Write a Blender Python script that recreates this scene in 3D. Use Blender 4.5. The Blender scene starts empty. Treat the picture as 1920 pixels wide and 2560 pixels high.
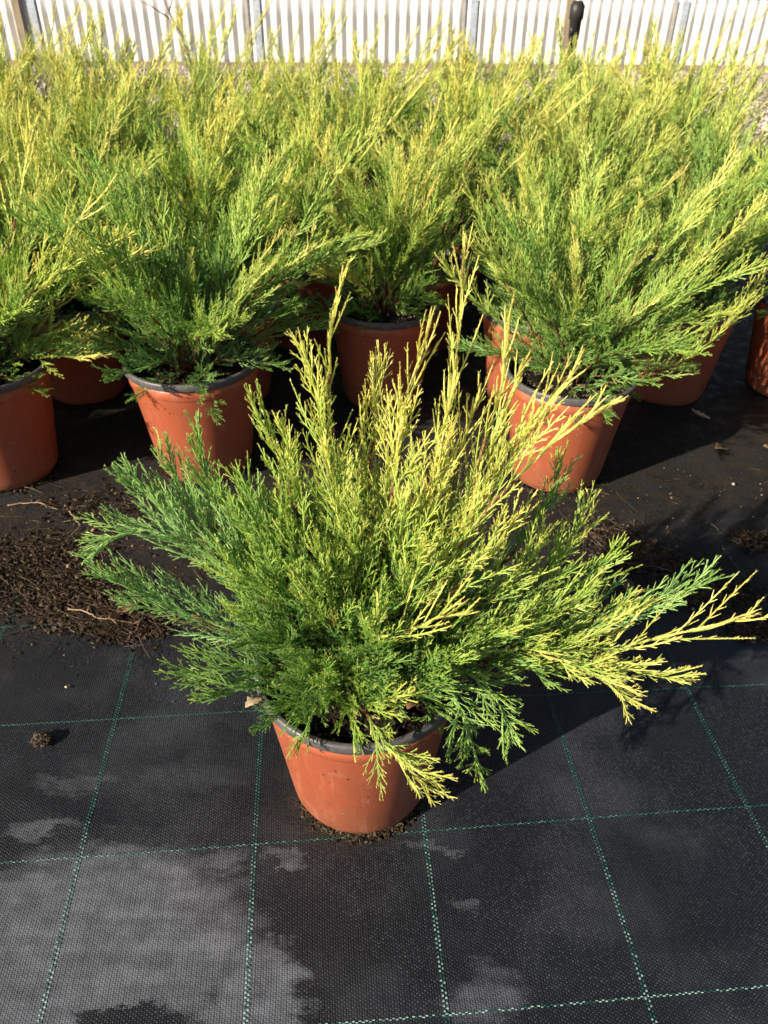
import bpy, math, random
import numpy as np
from mathutils import Vector, Matrix

random.seed(7)
rng = np.random.default_rng(11)
S = bpy.context.scene
COL = S.collection
U = 0.2                                   # one square of the woven ground cloth, metres

# ------------------------------------------------------------------ camera
cam_d = bpy.data.cameras.new('camera')
cam = bpy.data.objects.new('camera', cam_d)
COL.objects.link(cam)
PITCH, ROLL, CAM_H = 0.6334, -0.016, 4.2444 * U
_r = np.array([1, 0, 0.]); _f = np.array([0, math.cos(PITCH), -math.sin(PITCH)]); _u = np.array([0, math.sin(PITCH), math.cos(PITCH)])
_cr, _sr = math.cos(ROLL), math.sin(ROLL)
_r2, _u2 = _cr * _r - _sr * _u, _sr * _r + _cr * _u
cam.matrix_world = Matrix(((_r2[0], _u2[0], -_f[0], 0), (_r2[1], _u2[1], -_f[1], 0), (_r2[2], _u2[2], -_f[2], CAM_H), (0, 0, 0, 1)))
cam_d.sensor_fit = 'HORIZONTAL'
cam_d.sensor_width = 36.0
cam_d.lens = 36.0 * 1923 / 1920
cam_d.clip_start = 0.02
cam_d.clip_end = 400
cam_d.dof.use_dof = True
cam_d.dof.focus_distance = 0.78
cam_d.dof.aperture_fstop = 16.0
S.camera = cam

# ------------------------------------------------------------------ sky, sun, exposure
SUN_AZ, SUN_EL = math.radians(54), math.radians(28)      # azimuth of the travelling light, right of straight ahead
ld = Vector((math.sin(SUN_AZ) * math.cos(SUN_EL), math.cos(SUN_AZ) * math.cos(SUN_EL), -math.sin(SUN_EL)))
W = bpy.data.worlds.new('World'); S.world = W; W.use_nodes = True
wn = W.node_tree.nodes; wl = W.node_tree.links
bg = wn['Background']
sky = wn.new('ShaderNodeTexSky'); sky.sky_type = 'NISHITA'; sky.sun_disc = False
sky.sun_elevation = SUN_EL
sky.sun_rotation = math.atan2(-ld.x, -ld.y)
sky.air_density = 1.0; sky.dust_density = 1.0
wl.new(sky.outputs[0], bg.inputs[0]); bg.inputs[1].default_value = 0.05
sun_d = bpy.data.lights.new('sun', 'SUN'); sun_d.energy = 5.0; sun_d.angle = math.radians(0.55); sun_d.color = (1.0, 0.885, 0.70)
sun = bpy.data.objects.new('sun', sun_d); COL.objects.link(sun)
sun.rotation_euler = ld.to_track_quat('-Z', 'Y').to_euler(); sun.location = (-6, -6, 6)
S.view_settings.view_transform = 'Standard'; S.view_settings.look = 'None'; S.view_settings.gamma = 1.0
S.view_settings.exposure = 0.80
S.render.engine = 'CYCLES'
S.cycles.use_denoising = True
try: S.cycles.denoiser = 'OPENIMAGEDENOISE'
except Exception: pass
S.cycles.max_bounces = 4; S.cycles.diffuse_bounces = 3; S.cycles.glossy_bounces = 2; S.cycles.transmission_bounces = 3
S.cycles.use_adaptive_sampling = True; S.cycles.adaptive_threshold = 0.02; S.cycles.adaptive_min_samples = 24
S.cycles.debug_use_spatial_splits = True
S.cycles.pixel_filter_type = 'BLACKMAN_HARRIS'

# ------------------------------------------------------------------ helpers: node trees
class NT:
    def __init__(s, name):
        s.m = bpy.data.materials.new(name); s.m.use_nodes = True
        s.t = s.m.node_tree; s.n = s.t.nodes; s.l = s.t.links
        s.p = s.n['Principled BSDF']; s.out = s.n['Material Output']
    def set(s, sock, v):
        if hasattr(v, 'node'): s.l.new(v, sock)
        elif isinstance(v, (tuple, list)): sock.default_value = tuple(v) + ((1,) if len(v) == 3 and len(sock.default_value) == 4 else ())
        else: sock.default_value = v
    def math(s, op, a, b=0.0, c=0.0, clamp=False):
        n = s.n.new('ShaderNodeMath'); n.operation = op; n.use_clamp = clamp
        s.set(n.inputs[0], a); s.set(n.inputs[1], b); s.set(n.inputs[2], c)
        return n.outputs[0]
    def vmath(s, op, a, b=(0, 0, 0)):
        n = s.n.new('ShaderNodeVectorMath'); n.operation = op
        s.set(n.inputs[0], a)
        if op == 'SCALE': n.inputs['Scale'].default_value = b
        else: s.set(n.inputs[1], b)
        return n.outputs['Value'] if op in ('LENGTH', 'DOT_PRODUCT') else n.outputs[0]
    def mix(s, f, a, b, mode='MIX'):
        n = s.n.new('ShaderNodeMix'); n.data_type = 'RGBA'; n.blend_type = mode
        s.set(n.inputs[0], f); s.set(n.inputs[6], a); s.set(n.inputs[7], b)
        return n.outputs[2]
    def noise(s, vec, scale, detail=3, rough=0.5):
        n = s.n.new('ShaderNodeTexNoise'); s.set(n.inputs['Vector'], vec)
        n.inputs['Scale'].default_value = scale; n.inputs['Detail'].default_value = detail; n.inputs['Roughness'].default_value = rough
        return n.outputs['Fac']
    def white(s, vec):
        n = s.n.new('ShaderNodeTexWhiteNoise'); s.set(n.inputs['Vector'], vec); return n.outputs['Value']
    def smooth(s, v, a, b, lo=0.0, hi=1.0):
        n = s.n.new('ShaderNodeMapRange'); n.interpolation_type = 'SMOOTHSTEP'
        s.set(n.inputs['Value'], v); n.inputs['From Min'].default_value = a; n.inputs['From Max'].default_value = b
        n.inputs['To Min'].default_value = lo; n.inputs['To Max'].default_value = hi
        return n.outputs[0]
    def ramp(s, v, stops):
        n = s.n.new('ShaderNodeValToRGB'); s.set(n.inputs[0], v)
        e = n.color_ramp.elements
        while len(e) < len(stops): e.new(0.5)
        for i, (q, c) in enumerate(stops): e[i].position = q; e[i].color = tuple(c) + (1,)
        return n.outputs[0]
    def sep(s, v):
        n = s.n.new('ShaderNodeSeparateXYZ'); s.set(n.inputs[0], v); return n.outputs
    def comb(s, x, y, z=0.0):
        n = s.n.new('ShaderNodeCombineXYZ'); s.set(n.inputs[0], x); s.set(n.inputs[1], y); s.set(n.inputs[2], z); return n.outputs[0]
    def obj(s): return s.n.new('ShaderNodeTexCoord').outputs['Object']
    def geo(s): return s.n.new('ShaderNodeNewGeometry').outputs['Position']
    def attr(s, name):
        n = s.n.new('ShaderNodeAttribute'); n.attribute_name = name; return n
    def bump(s, h, dist, strength=1.0):
        n = s.n.new('ShaderNodeBump'); s.set(n.inputs['Height'], h); n.inputs['Distance'].default_value = dist; n.inputs['Strength'].default_value = strength
        s.l.new(n.outputs[0], s.p.inputs['Normal'])
    def base(s, c, rough=0.6, spec=0.4):
        s.set(s.p.inputs['Base Color'], c); s.set(s.p.inputs['Roughness'], rough); s.set(s.p.inputs['Specular IOR Level'], spec)
        return s.m

# ------------------------------------------------------------------ helpers: meshes
def mesh_np(name, v, f, mat, tint=None, smooth=False):
    """v (n,3), f (m,3 or m,4) numpy -> mesh"""
    me = bpy.data.meshes.new(name)
    v = np.asarray(v, np.float32); f = np.asarray(f, np.int32)
    k = f.shape[1]
    me.vertices.add(len(v)); me.vertices.foreach_set('co', v.ravel())
    me.loops.add(f.size); me.loops.foreach_set('vertex_index', f.ravel())
    me.polygons.add(len(f)); me.polygons.foreach_set('loop_start', np.arange(0, f.size, k, dtype=np.int32))
    me.polygons.foreach_set('use_smooth', np.full(len(f), smooth))
    me.update(calc_edges=True)
    if tint is not None:
        a = me.attributes.new('tint', 'FLOAT_COLOR', 'POINT')
        a.data.foreach_set('color', np.asarray(tint, np.float32).ravel())
    me.materials.append(mat)
    return me

def link(name, me, parent=None, loc=None, label=None, cat=None, group=None, kind=None):
    o = bpy.data.objects.new(name, me); COL.objects.link(o)
    if parent is not None: o.parent = parent
    if loc is not None: o.location = loc
    tag(o, label, cat, group, kind)
    return o

def tag(o, label=None, cat=None, group=None, kind=None):
    if label: o['label'] = label
    if cat: o['category'] = cat
    if group: o['group'] = group
    if kind: o['kind'] = kind

class MB:                                                # boxes and tubes collected into one mesh
    def __init__(s): s.v = []; s.f = []; s.t = []
    def add(s, v, f, t=(0, 0, 0, 0)):
        o = sum(len(a) for a in s.v); v = np.asarray(v, float)
        s.v.append(v); s.f += [tuple(i + o for i in q) for q in f]; s.t += [t] * len(v)
    def box(s, lo, hi, t=(0, 0, 0, 0)):
        x0, y0, z0 = lo; x1, y1, z1 = hi
        s.add([(x0,y0,z0),(x1,y0,z0),(x1,y1,z0),(x0,y1,z0),(x0,y0,z1),(x1,y0,z1),(x1,y1,z1),(x0,y1,z1)],
              [(0,3,2,1),(4,5,6,7),(0,1,5,4),(1,2,6,5),(2,3,7,6),(3,0,4,7)], t)
    def lathe(s, prof, n=48, t=(0, 0, 0, 0), cx=0, cy=0):
        a = np.arange(n) * 2 * math.pi / n; vs = []
        for r, z in prof: vs += [(cx + r * math.cos(q), cy + r * math.sin(q), z) for q in a]
        fs = []
        for i in range(len(prof) - 1):
            for j in range(n):
                k = (j + 1) % n; fs.append((i*n+j, i*n+k, (i+1)*n+k, (i+1)*n+j))
        s.add(vs, fs, t)
    def tube(s, pts, rad, n=8, t=(0, 0, 0, 0), cap=True):
        pts = [Vector(p) for p in pts]; vs = []; fs = []
        for i, p in enumerate(pts):
            d = (pts[min(i+1, len(pts)-1)] - pts[max(i-1, 0)]).normalized()
            a = d.orthogonal().normalized() if i == 0 else (a - d * a.dot(d)).normalized()
            b = d.cross(a); r = rad[i] if hasattr(rad, '__len__') else rad
            for j in range(n):
                q = 2 * math.pi * j / n; w = p + (a * math.cos(q) + b * math.sin(q)) * r; vs.append(tuple(w))
        for i in range(len(pts) - 1):
            for j in range(n):
                k = (j + 1) % n; fs.append((i*n+j, i*n+k, (i+1)*n+k, (i+1)*n+j))
        if cap: fs += [tuple(range(n))[::-1], tuple((len(pts)-1)*n + j for j in range(n))]
        s.add(vs, fs, t)
    def mesh(s, name, mat, smooth=False):
        me = bpy.data.meshes.new(name)
        me.from_pydata(np.concatenate(s.v).tolist(), [], s.f)
        a = me.attributes.new('tint', 'FLOAT_COLOR', 'POINT'); a.data.foreach_set('color', np.array(s.t, np.float32).ravel())
        me.polygons.foreach_set('use_smooth', [smooth] * len(me.polygons)); me.materials.append(mat); me.update()
        return me

def nrm(a): return a / np.maximum(np.linalg.norm(a, axis=-1, keepdims=True), 1e-9)

# ------------------------------------------------------------------ materials
def mat_foliage():
    t = NT('juniper_foliage'); a = t.attr('tint'); sp = t.n.new('ShaderNodeSeparateColor'); t.l.new(a.outputs['Color'], sp.inputs[0])
    oi = t.n.new('ShaderNodeObjectInfo'); oc = t.n.new('ShaderNodeSeparateColor'); t.l.new(oi.outputs['Color'], oc.inputs[0])
    # object colour: red = extra gold of this plant, green = extra blue, blue = brightness (0.5 neutral)
    g = t.math('ADD', sp.outputs[0], t.math('MULTIPLY', t.math('SUBTRACT', oc.outputs[0], 0.48), 0.8), clamp=True)
    g = t.math('ADD', g, t.math('MULTIPLY', t.math('SUBTRACT', oi.outputs['Random'], 0.5), 0.12), clamp=True)
    c = t.ramp(g, [(0.0, (0.118, 0.240, 0.060)), (0.25, (0.210, 0.365, 0.074)), (0.5, (0.360, 0.500, 0.100)), (0.8, (0.615, 0.630, 0.160)), (1.0, (0.770, 0.700, 0.225))])
    b = t.math('ADD', sp.outputs[1], t.math('MULTIPLY', t.math('SUBTRACT', oc.outputs[1], 0.5), 0.8), clamp=True)
    bl = t.mix(sp.outputs[0], (0.400, 0.610, 0.275), (0.60, 0.80, 0.40))
    c = t.mix(b, c, bl)
    c = t.mix(sp.outputs[2], c, (0.23, 0.095, 0.045))
    br = t.math('ADD', t.math('MULTIPLY', a.outputs['Alpha'], 0.5), t.math('ADD', 0.50, oc.outputs[2]))
    vm = t.n.new('ShaderNodeVectorMath'); vm.operation = 'SCALE'; t.l.new(c, vm.inputs[0]); t.l.new(br, vm.inputs['Scale'])
    t.base(vm.outputs[0], 0.48, 0.35)
    tr = t.n.new('ShaderNodeBsdfTranslucent'); t.l.new(vm.outputs[0], tr.inputs[0])
    mx = t.n.new('ShaderNodeMixShader'); mx.inputs[0].default_value = 0.34
    t.l.new(t.p.outputs[0], mx.inputs[1]); t.l.new(tr.outputs[0], mx.inputs[2]); t.l.new(mx.outputs[0], t.out.inputs[0])
    return t.m
def mat_bark():
    t = NT('juniper_bark'); o = t.obj()
    n = t.noise(t.vmath('MULTIPLY', o, (600, 600, 160)), 1.0, 4, 0.7)
    c = t.ramp(n, [(0.25, (0.055, 0.028, 0.018)), (0.55, (0.20, 0.085, 0.045)), (0.8, (0.33, 0.20, 0.13))])
    t.base(c, 0.8, 0.2); t.bump(n, 0.0006)
    return t.m
def mat_pot(name, wet=0.0):
    t = NT(name); o = t.obj(); oi = t.n.new('ShaderNodeObjectInfo')
    off = t.vmath('ADD', o, t.comb(t.math('MULTIPLY', oi.outputs['Random'], 37.0), 0.0, 0.0))
    n1 = t.noise(off, 14, 4, 0.6); n2 = t.noise(off, 420, 2, 0.6); z = t.sep(o)[2]
    c = t.mix(t.smooth(n1, 0.3, 0.75), (0.425, 0.108, 0.052), (0.375, 0.100, 0.052))
    # dusty bloom and mud low on the wall, with ragged upper edge
    low = t.math('ADD', t.math('MULTIPLY', z, -11.0), t.math('MULTIPLY', n1, 1.3))
    c = t.mix(t.smooth(low, -0.5, 0.7, 0, 0.6), c, (0.29, 0.115, 0.066))
    run = t.noise(t.vmath('MULTIPLY', off, (70, 70, 7)), 1.0, 4, 0.65); scuff = t.noise(t.vmath('MULTIPLY', off, (18, 18, 90)), 1.0, 3, 0.6)
    c = t.mix(t.smooth(run, 0.52, 0.72, 0, 0.35), c, (0.40, 0.17, 0.10))
    c = t.mix(t.smooth(scuff, 0.62, 0.70, 0, 0.30), c, (0.46, 0.22, 0.14))
    vo = t.n.new('ShaderNodeTexVoronoi'); vo.inputs['Scale'].default_value = 150; t.l.new(off, vo.inputs['Vector'])
    rr = t.sep(vo.outputs['Color'])
    spl = t.noise(off, 55, 5, 0.75)
    c = t.mix(t.math('MULTIPLY', t.smooth(spl, 0.60, 0.66), t.smooth(z, 0.02, 0.15, 0.55, 0.12)), c, (0.10, 0.062, 0.040))
    spk = t.math('MULTIPLY', t.math('LESS_THAN', vo.outputs['Distance'], t.math('MULTIPLY', rr[1], 0.26)), t.math('GREATER_THAN', rr[0], 0.72))
    c = t.mix(spk, c, t.mix(t.math('GREATER_THAN', rr[2], 0.6), (0.045, 0.028, 0.018), (0.42, 0.28, 0.18)))
    mud = t.smooth(t.math('ADD', low, t.math('MULTIPLY', n2, 0.5)), 1.0, 1.2)
    c = t.mix(mud, c, (0.055, 0.035, 0.022))
    t.base(c, t.mix(t.smooth(run, 0.45, 0.7), (0.34,) * 3, (0.62,) * 3), 0.45)
    t.bump(t.math('ADD', n2, t.math('MULTIPLY', spk, 1.5)), 0.0002)
    return t.m
def mat_rim():
    t = NT('grey_pot_rim'); o = t.obj(); n = t.noise(o, 60, 4, 0.6)
    t.base(t.ramp(n, [(0.3, (0.070, 0.067, 0.072)), (0.6, (0.115, 0.110, 0.116)), (0.75, (0.17, 0.155, 0.14))]), 0.42, 0.5)
    t.bump(t.noise(o, 700, 2), 0.0002)
    return t.m
def mat_soil():
    t = NT('peat_soil'); o = t.geo(); n = t.noise(o, 220, 5, 0.7); n2 = t.noise(o, 40, 2)
    c = t.ramp(n, [(0.3, (0.006, 0.004, 0.003)), (0.55, (0.022, 0.014, 0.009)), (0.75, (0.06, 0.04, 0.025))])
    t.base(t.mix(t.smooth(n2, 0.5, 0.7, 0, 0.5), c, (0.04, 0.028, 0.018)), 0.95, 0.1); t.bump(n, 0.003)
    return t.m
def mat_crumb():
    t = NT('soil_crumb'); a = t.attr('tint'); t.base(t.mix(0.0, a.outputs['Color'], (0, 0, 0)), 0.9, 0.15)
    return t.m
M_FOL, M_BARK, M_POT, M_RIM, M_SOIL, M_CRUMB = mat_foliage(), mat_bark(), mat_pot('terracotta_plastic'), mat_rim(), mat_soil(), mat_crumb()

GYAW = 0.0905; GOX, GOY, GDEP = 0.273 * U, 2.5745 * U, 0.9734
# stains on the cloth in world metres: (x, y, rx, ry, strength)
DRY = [(-0.300, 0.385, 0.170, 0.112, 1.0), (-0.122, 0.335, 0.050, 0.052, 1.0), (-0.385, 0.574, 0.062, 0.014, 0.55), (-0.402, 0.513, 0.040, 0.012, 0.9),
       (-0.188, 0.482, 0.045, 0.016, 0.85), (-0.112, 0.481, 0.030, 0.008, 0.9), (0.112, 0.333, 0.045, 0.030, 0.75), (0.062, 0.498, 0.045, 0.010, 0.75),
       (0.094, 0.420, 0.014, 0.009, 0.6), (-0.25, 0.585, 0.10, 0.022, 0.3)]
FXY = (-0.026, 0.587)
WETHOLE = (-0.238, 0.304, 0.062, 0.022)

def mat_cloth():
    t = NT('woven_ground_cloth'); P = t.geo()
    rot = t.n.new('ShaderNodeVectorRotate'); rot.rotation_type = 'Z_AXIS'; rot.inputs['Angle'].default_value = -GYAW; t.l.new(P, rot.inputs['Vector'])
    L = t.sep(rot.outputs[0]); CW, CH = 0.0027, 0.0019
    wob = t.math('MULTIPLY', t.math('SUBTRACT', t.noise(rot.outputs[0], 9, 2), 0.5), 0.006)
    u = t.math('DIVIDE', t.math('ADD', L[0], wob), CW); v = t.math('DIVIDE', L[1], CH)
    cu, cv = t.math('FLOOR', u), t.math('FLOOR', v)
    par = t.math('FLOORED_MODULO', t.math('ADD', cu, cv), 2.0)
    cell = t.comb(cu, cv); w = t.white(cell)
    su = t.math('ABSOLUTE', t.math('SINE', t.math('MULTIPLY', u, math.pi))); sv = t.math('ABSOLUTE', t.math('SINE', t.math('MULTIPLY', v, math.pi)))
    dome = t.math('MULTIPLY', t.math('POWER', su, 0.6), t.math('POWER', sv, 0.6))
    rib = t.math('ABSOLUTE', t.math('SINE', t.math('MULTIPLY', u, math.pi / 2)))
    h = t.math('MULTIPLY', dome, t.math('ADD', 0.45, t.math('MULTIPLY', par, 0.55)))
    h = t.math('MULTIPLY', h, t.smooth(rib, 0.0, 0.35))
    # quantised world position so that stains end on whole threads
    q = t.n.new('ShaderNodeVectorRotate'); q.rotation_type = 'Z_AXIS'; q.inputs['Angle'].default_value = GYAW
    t.l.new(t.comb(t.math('MULTIPLY', cu, CW), t.math('MULTIPLY', cv, CH)), q.inputs['Vector']); Q = q.outputs[0]
    jit = t.vmath('SCALE', t.vmath('SUBTRACT', t.n.new('ShaderNodeTexNoise').outputs['Color'], (0.5, 0.5, 0.5)), 0.10)
    nz = jit.node.inputs[0].links[0].from_node.inputs[0].links[0].from_node; nz.inputs['Scale'].default_value = 15; nz.inputs['Detail'].default_value = 7; nz.inputs['Roughness'].default_value = 0.72; t.l.new(t.vmath('MULTIPLY', Q, (1.0, 2.4, 1.0)), nz.inputs['Vector'])
    QJ = t.vmath('ADD', Q, jit)
    dust = None
    def ell(c):
        d = t.vmath('LENGTH', t.vmath('MULTIPLY', t.vmath('SUBTRACT', QJ, (c[0], c[1], 0)), (1 / c[2], 1 / c[3], 0)))
        return d
    for c in DRY:
        e = t.math('MULTIPLY', t.smooth(ell(c), 0.74 if c[4] == 1 else 0.40, 1.14 if c[4] == 1 else 1.20, 1, 0), c[4] if c[4] == 1 else c[4] * 0.75)
        dust = e if dust is None else t.math('MAXIMUM', dust, e)
    dust = t.math('MULTIPLY', dust, t.smooth(ell(WETHOLE), 0.85, 1.1, 0, 1))
    mott = t.noise(Q, 38, 4, 0.6); big = t.noise(Q, 5.5, 3, 0.6)
    dust = t.math('MULTIPLY', dust, t.math('MULTIPLY', t.smooth(mott, 0.25, 0.75, 0.55, 1.15), t.smooth(t.noise(t.vmath('MULTIPLY', Q, (9.0, 70.0, 1.0)), 1.0, 4, 0.6), 0.3, 0.7, 0.72, 1.12)))
    faint = t.math('MULTIPLY', t.smooth(big, 0.44, 0.70), 0.20)
    dust = t.math('MAXIMUM', dust, faint)
    dust = t.math('MULTIPLY', dust, t.math('ADD', 0.78, t.math('MULTIPLY', w, 0.22)))
    dust = t.math('MULTIPLY', dust, t.math('ADD', 0.62, t.math('MULTIPLY', t.math('MULTIPLY', dome, t.math('ADD', 0.6, t.math('MULTIPLY', par, 0.4))), 0.38)))
    dust = t.math('MULTIPLY', dust, t.smooth(rib, 0.0, 0.30, 0.5, 1.0))
    dark = t.mix(t.math('MULTIPLY', par, w), (0.0085, 0.0099, 0.0140), (0.0210, 0.0240, 0.0325))
    dark = t.mix(t.smooth(rib, 0.0, 0.3, 0.75, 0), dark, (0.004, 0.004, 0.004))
    c = t.mix(dust, dark, (0.160, 0.174, 0.212))
    # glints painted into the colour: single weave cells lightened in patches
    zone = t.smooth(t.noise(Q, 8.0, 3, 0.6), 0.40, 0.62)
    glint = t.math('MULTIPLY', t.math('MULTIPLY', t.smooth(w, 0.5, 1.0), zone), t.math('MULTIPLY', par, dome))
    c = t.mix(t.math('MULTIPLY', glint, 0.22), c, (0.17, 0.185, 0.22))
    # soil trodden into the weave behind the plant
    PS = t.sep(P)
    line = t.math('ADD', PS[1], t.math('MULTIPLY', PS[0], -0.26))
    d1 = t.math('ADD', t.math('MULTIPLY', t.math('SUBTRACT', line, 0.86), 3.6), t.math('MULTIPLY', t.math('SUBTRACT', t.noise(P, 9, 5, 0.65), 0.5), 2.6))
    dirt = t.smooth(d1, 0.0, 0.85)
    for sx, sy, rx, ry in ((-0.52, 0.95, 0.24, 0.13), (0.51, 0.97, 0.17, 0.12), (-0.26 * 0 + FXY[0], FXY[1] - 0.02, 0.105, 0.085)):
        dd = t.vmath('LENGTH', t.vmath('MULTIPLY', t.vmath('SUBTRACT', t.vmath('ADD', P, t.vmath('SCALE', jit, 0.9)), (sx, sy, 0)), (1 / rx, 1 / ry, 0)))
        dirt = t.math('MAXIMUM', dirt, t.smooth(dd, 0.55, 1.15, 1, 0))
    fine = t.noise(P, 260, 3, 0.7); mid = t.noise(P, 30, 4, 0.6)
    dc = t.ramp(t.math('ADD', t.math('MULTIPLY', fine, 0.6), t.math('MULTIPLY', mid, 0.4)), [(0.35, (0.004, 0.0034, 0.0027)), (0.52, (0.014, 0.011, 0.0078)), (0.70, (0.050, 0.038, 0.026))])
    dfac = t.math('MULTIPLY', dirt, t.smooth(t.math('ADD', mid, t.math('MULTIPLY', fine, 0.5)), 0.55, 0.85, 0.25, 1.0))
    c = t.mix(dfac, c, dc)
    rough = t.mix(t.math('MAXIMUM', dust, dfac), (0.42,) * 3, (0.9,) * 3)
    t.base(c, rough, 0.35)
    n = t.n.new('ShaderNodeBump'); n.inputs['Distance'].default_value = 0.0006; n.inputs['Strength'].default_value = 0.9
    hh = t.math('ADD', t.math('MULTIPLY', h, t.math('SUBTRACT', 1.0, t.math('MULTIPLY', dfac, 0.7))), t.math('MULTIPLY', t.math('MULTIPLY', fine, dfac), 3.0))
    t.l.new(hh, n.inputs['Height']); t.l.new(n.outputs[0], t.p.inputs['Normal'])
    return t.m

def mat_thread():
    t = NT('green_marker_thread'); a = t.attr('tint')
    c = t.mix(a.outputs['Alpha'], (0.010, 0.085, 0.068), (0.32, 0.50, 0.46))
    t.base(t.mix(t.smooth(t.noise(t.geo(), 25, 3), 0.5, 0.75, 0, 0.5), c, (0.03, 0.07, 0.06)), 0.35, 0.6)
    return t.m
def mat_gravel_ground():
    t = NT('gravel_ground'); P = t.geo(); n = t.noise(P, 60, 4, 0.7); n2 = t.noise(P, 3, 3)
    c = t.ramp(n, [(0.3, (0.20, 0.17, 0.14)), (0.5, (0.34, 0.30, 0.25)), (0.7, (0.48, 0.43, 0.38))])
    t.base(t.mix(t.smooth(n2, 0.5, 0.75, 0, 0.4), c, (0.15, 0.11, 0.08)), 0.95, 0.2); t.bump(n, 0.012)
    return t.m
def mat_white():
    t = NT('white_corrugated_sheet'); P = t.geo(); n = t.noise(t.vmath('MULTIPLY', P, (30, 30, 3)), 1.0, 4, 0.6)
    z = t.sep(P)[2]
    c = t.ramp(n, [(0.3, (0.74, 0.73, 0.70)), (0.7, (0.82, 0.815, 0.79))])
    spl = t.smooth(t.math('ADD', t.math('MULTIPLY', z, -14.0), t.math('MULTIPLY', t.noise(P, 22, 4), 2.2)), 0.35, 1.0, 0, 0.6)
    t.base(t.mix(spl, c, (0.40, 0.36, 0.30)), 0.5, 0.4)
    return t.m
def mat_plain(name, c, rough=0.6, spec=0.4, var=0.25, scale=40):
    t = NT(name); n = t.noise(t.obj(), scale, 4, 0.6)
    k = t.smooth(n, 0.3, 0.7)
    t.base(t.mix(k, tuple(x * (1 - var) for x in c), tuple(min(1, x * (1 + var)) for x in c)), rough, spec)
    return t.m
def mat_timber():
    t = NT('weathered_timber'); o = t.obj(); n = t.noise(t.vmath('MULTIPLY', o, (90, 90, 6)), 1.0, 4, 0.6)
    t.base(t.ramp(n, [(0.3, (0.17, 0.13, 0.09)), (0.55, (0.33, 0.27, 0.20)), (0.75, (0.42, 0.36, 0.29))]), 0.85, 0.2); t.bump(n, 0.002)
    return t.m
M_CLOTH, M_THREAD, M_GRAV, M_WHITE, M_TIMBER = mat_cloth(), mat_thread(), mat_gravel_ground(), mat_white(), mat_timber()

# ------------------------------------------------------------------ setting: ground, cloth, wall
b = MB(); b.add([(-90, -60, -0.012), (90, -60, -0.012), (90, 120, -0.012), (-90, 120, -0.012)], [(0, 1, 2, 3)])
link('ground', b.mesh('ground', M_GRAV), kind='structure', label='pale grey gravel ground reaching to the white wall')

def cloth_z(x, y):
    z = 0.0016 * np.sin(3.1 * x + 1.3 * y) * np.sin(2.3 * y + 0.6) + 0.0009 * np.sin(9.0 * x + 4.0 * np.sin(3 * y)) * np.sin(1.7 * y)
    z += 0.0010 * np.sin(17.0 * (y - 0.25 * x) + 2.0 * np.sin(4 * x))
    z += 0.0022 * np.exp(-((y - 0.34 - 0.12 * x) / 0.018) ** 2) * np.exp(-((x - 0.28) / 0.25) ** 2) + 0.0020 * np.exp(-((y - 0.50 + 0.35 * (x + 0.3)) / 0.016) ** 2) * np.exp(-((x + 0.38) / 0.13) ** 2)
    z += 0.0018 * np.exp(-((x - 0.36 + 0.25 * (y - 0.6)) / 0.015) ** 2) * np.exp(-((y - 0.66) / 0.12) ** 2)
    return z - 0.002
wq = np.linspace(-1, 1, 273); gx = 3.4 * (0.25 * wq + 0.75 * wq ** 3); gy = np.concatenate([np.linspace(-1.6, 0.15, 20), np.linspace(0.16, 1.5, 150), np.linspace(1.53, 4.1, 59)])
X, Y = np.meshgrid(gx, gy); V = np.stack([X, Y + 0.07 * X, cloth_z(X, Y + 0.07 * X)], -1).reshape(-1, 3)
i = np.arange(228)[:, None] * 273 + np.arange(272)[None]; F = np.stack([i, i + 1, i + 274, i + 273], -1).reshape(-1, 4)
cloth = link('ground_cloth', mesh_np('ground_cloth', V, F, M_CLOTH, smooth=True), kind='structure', label='black woven ground cloth with green grid threads')

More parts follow.
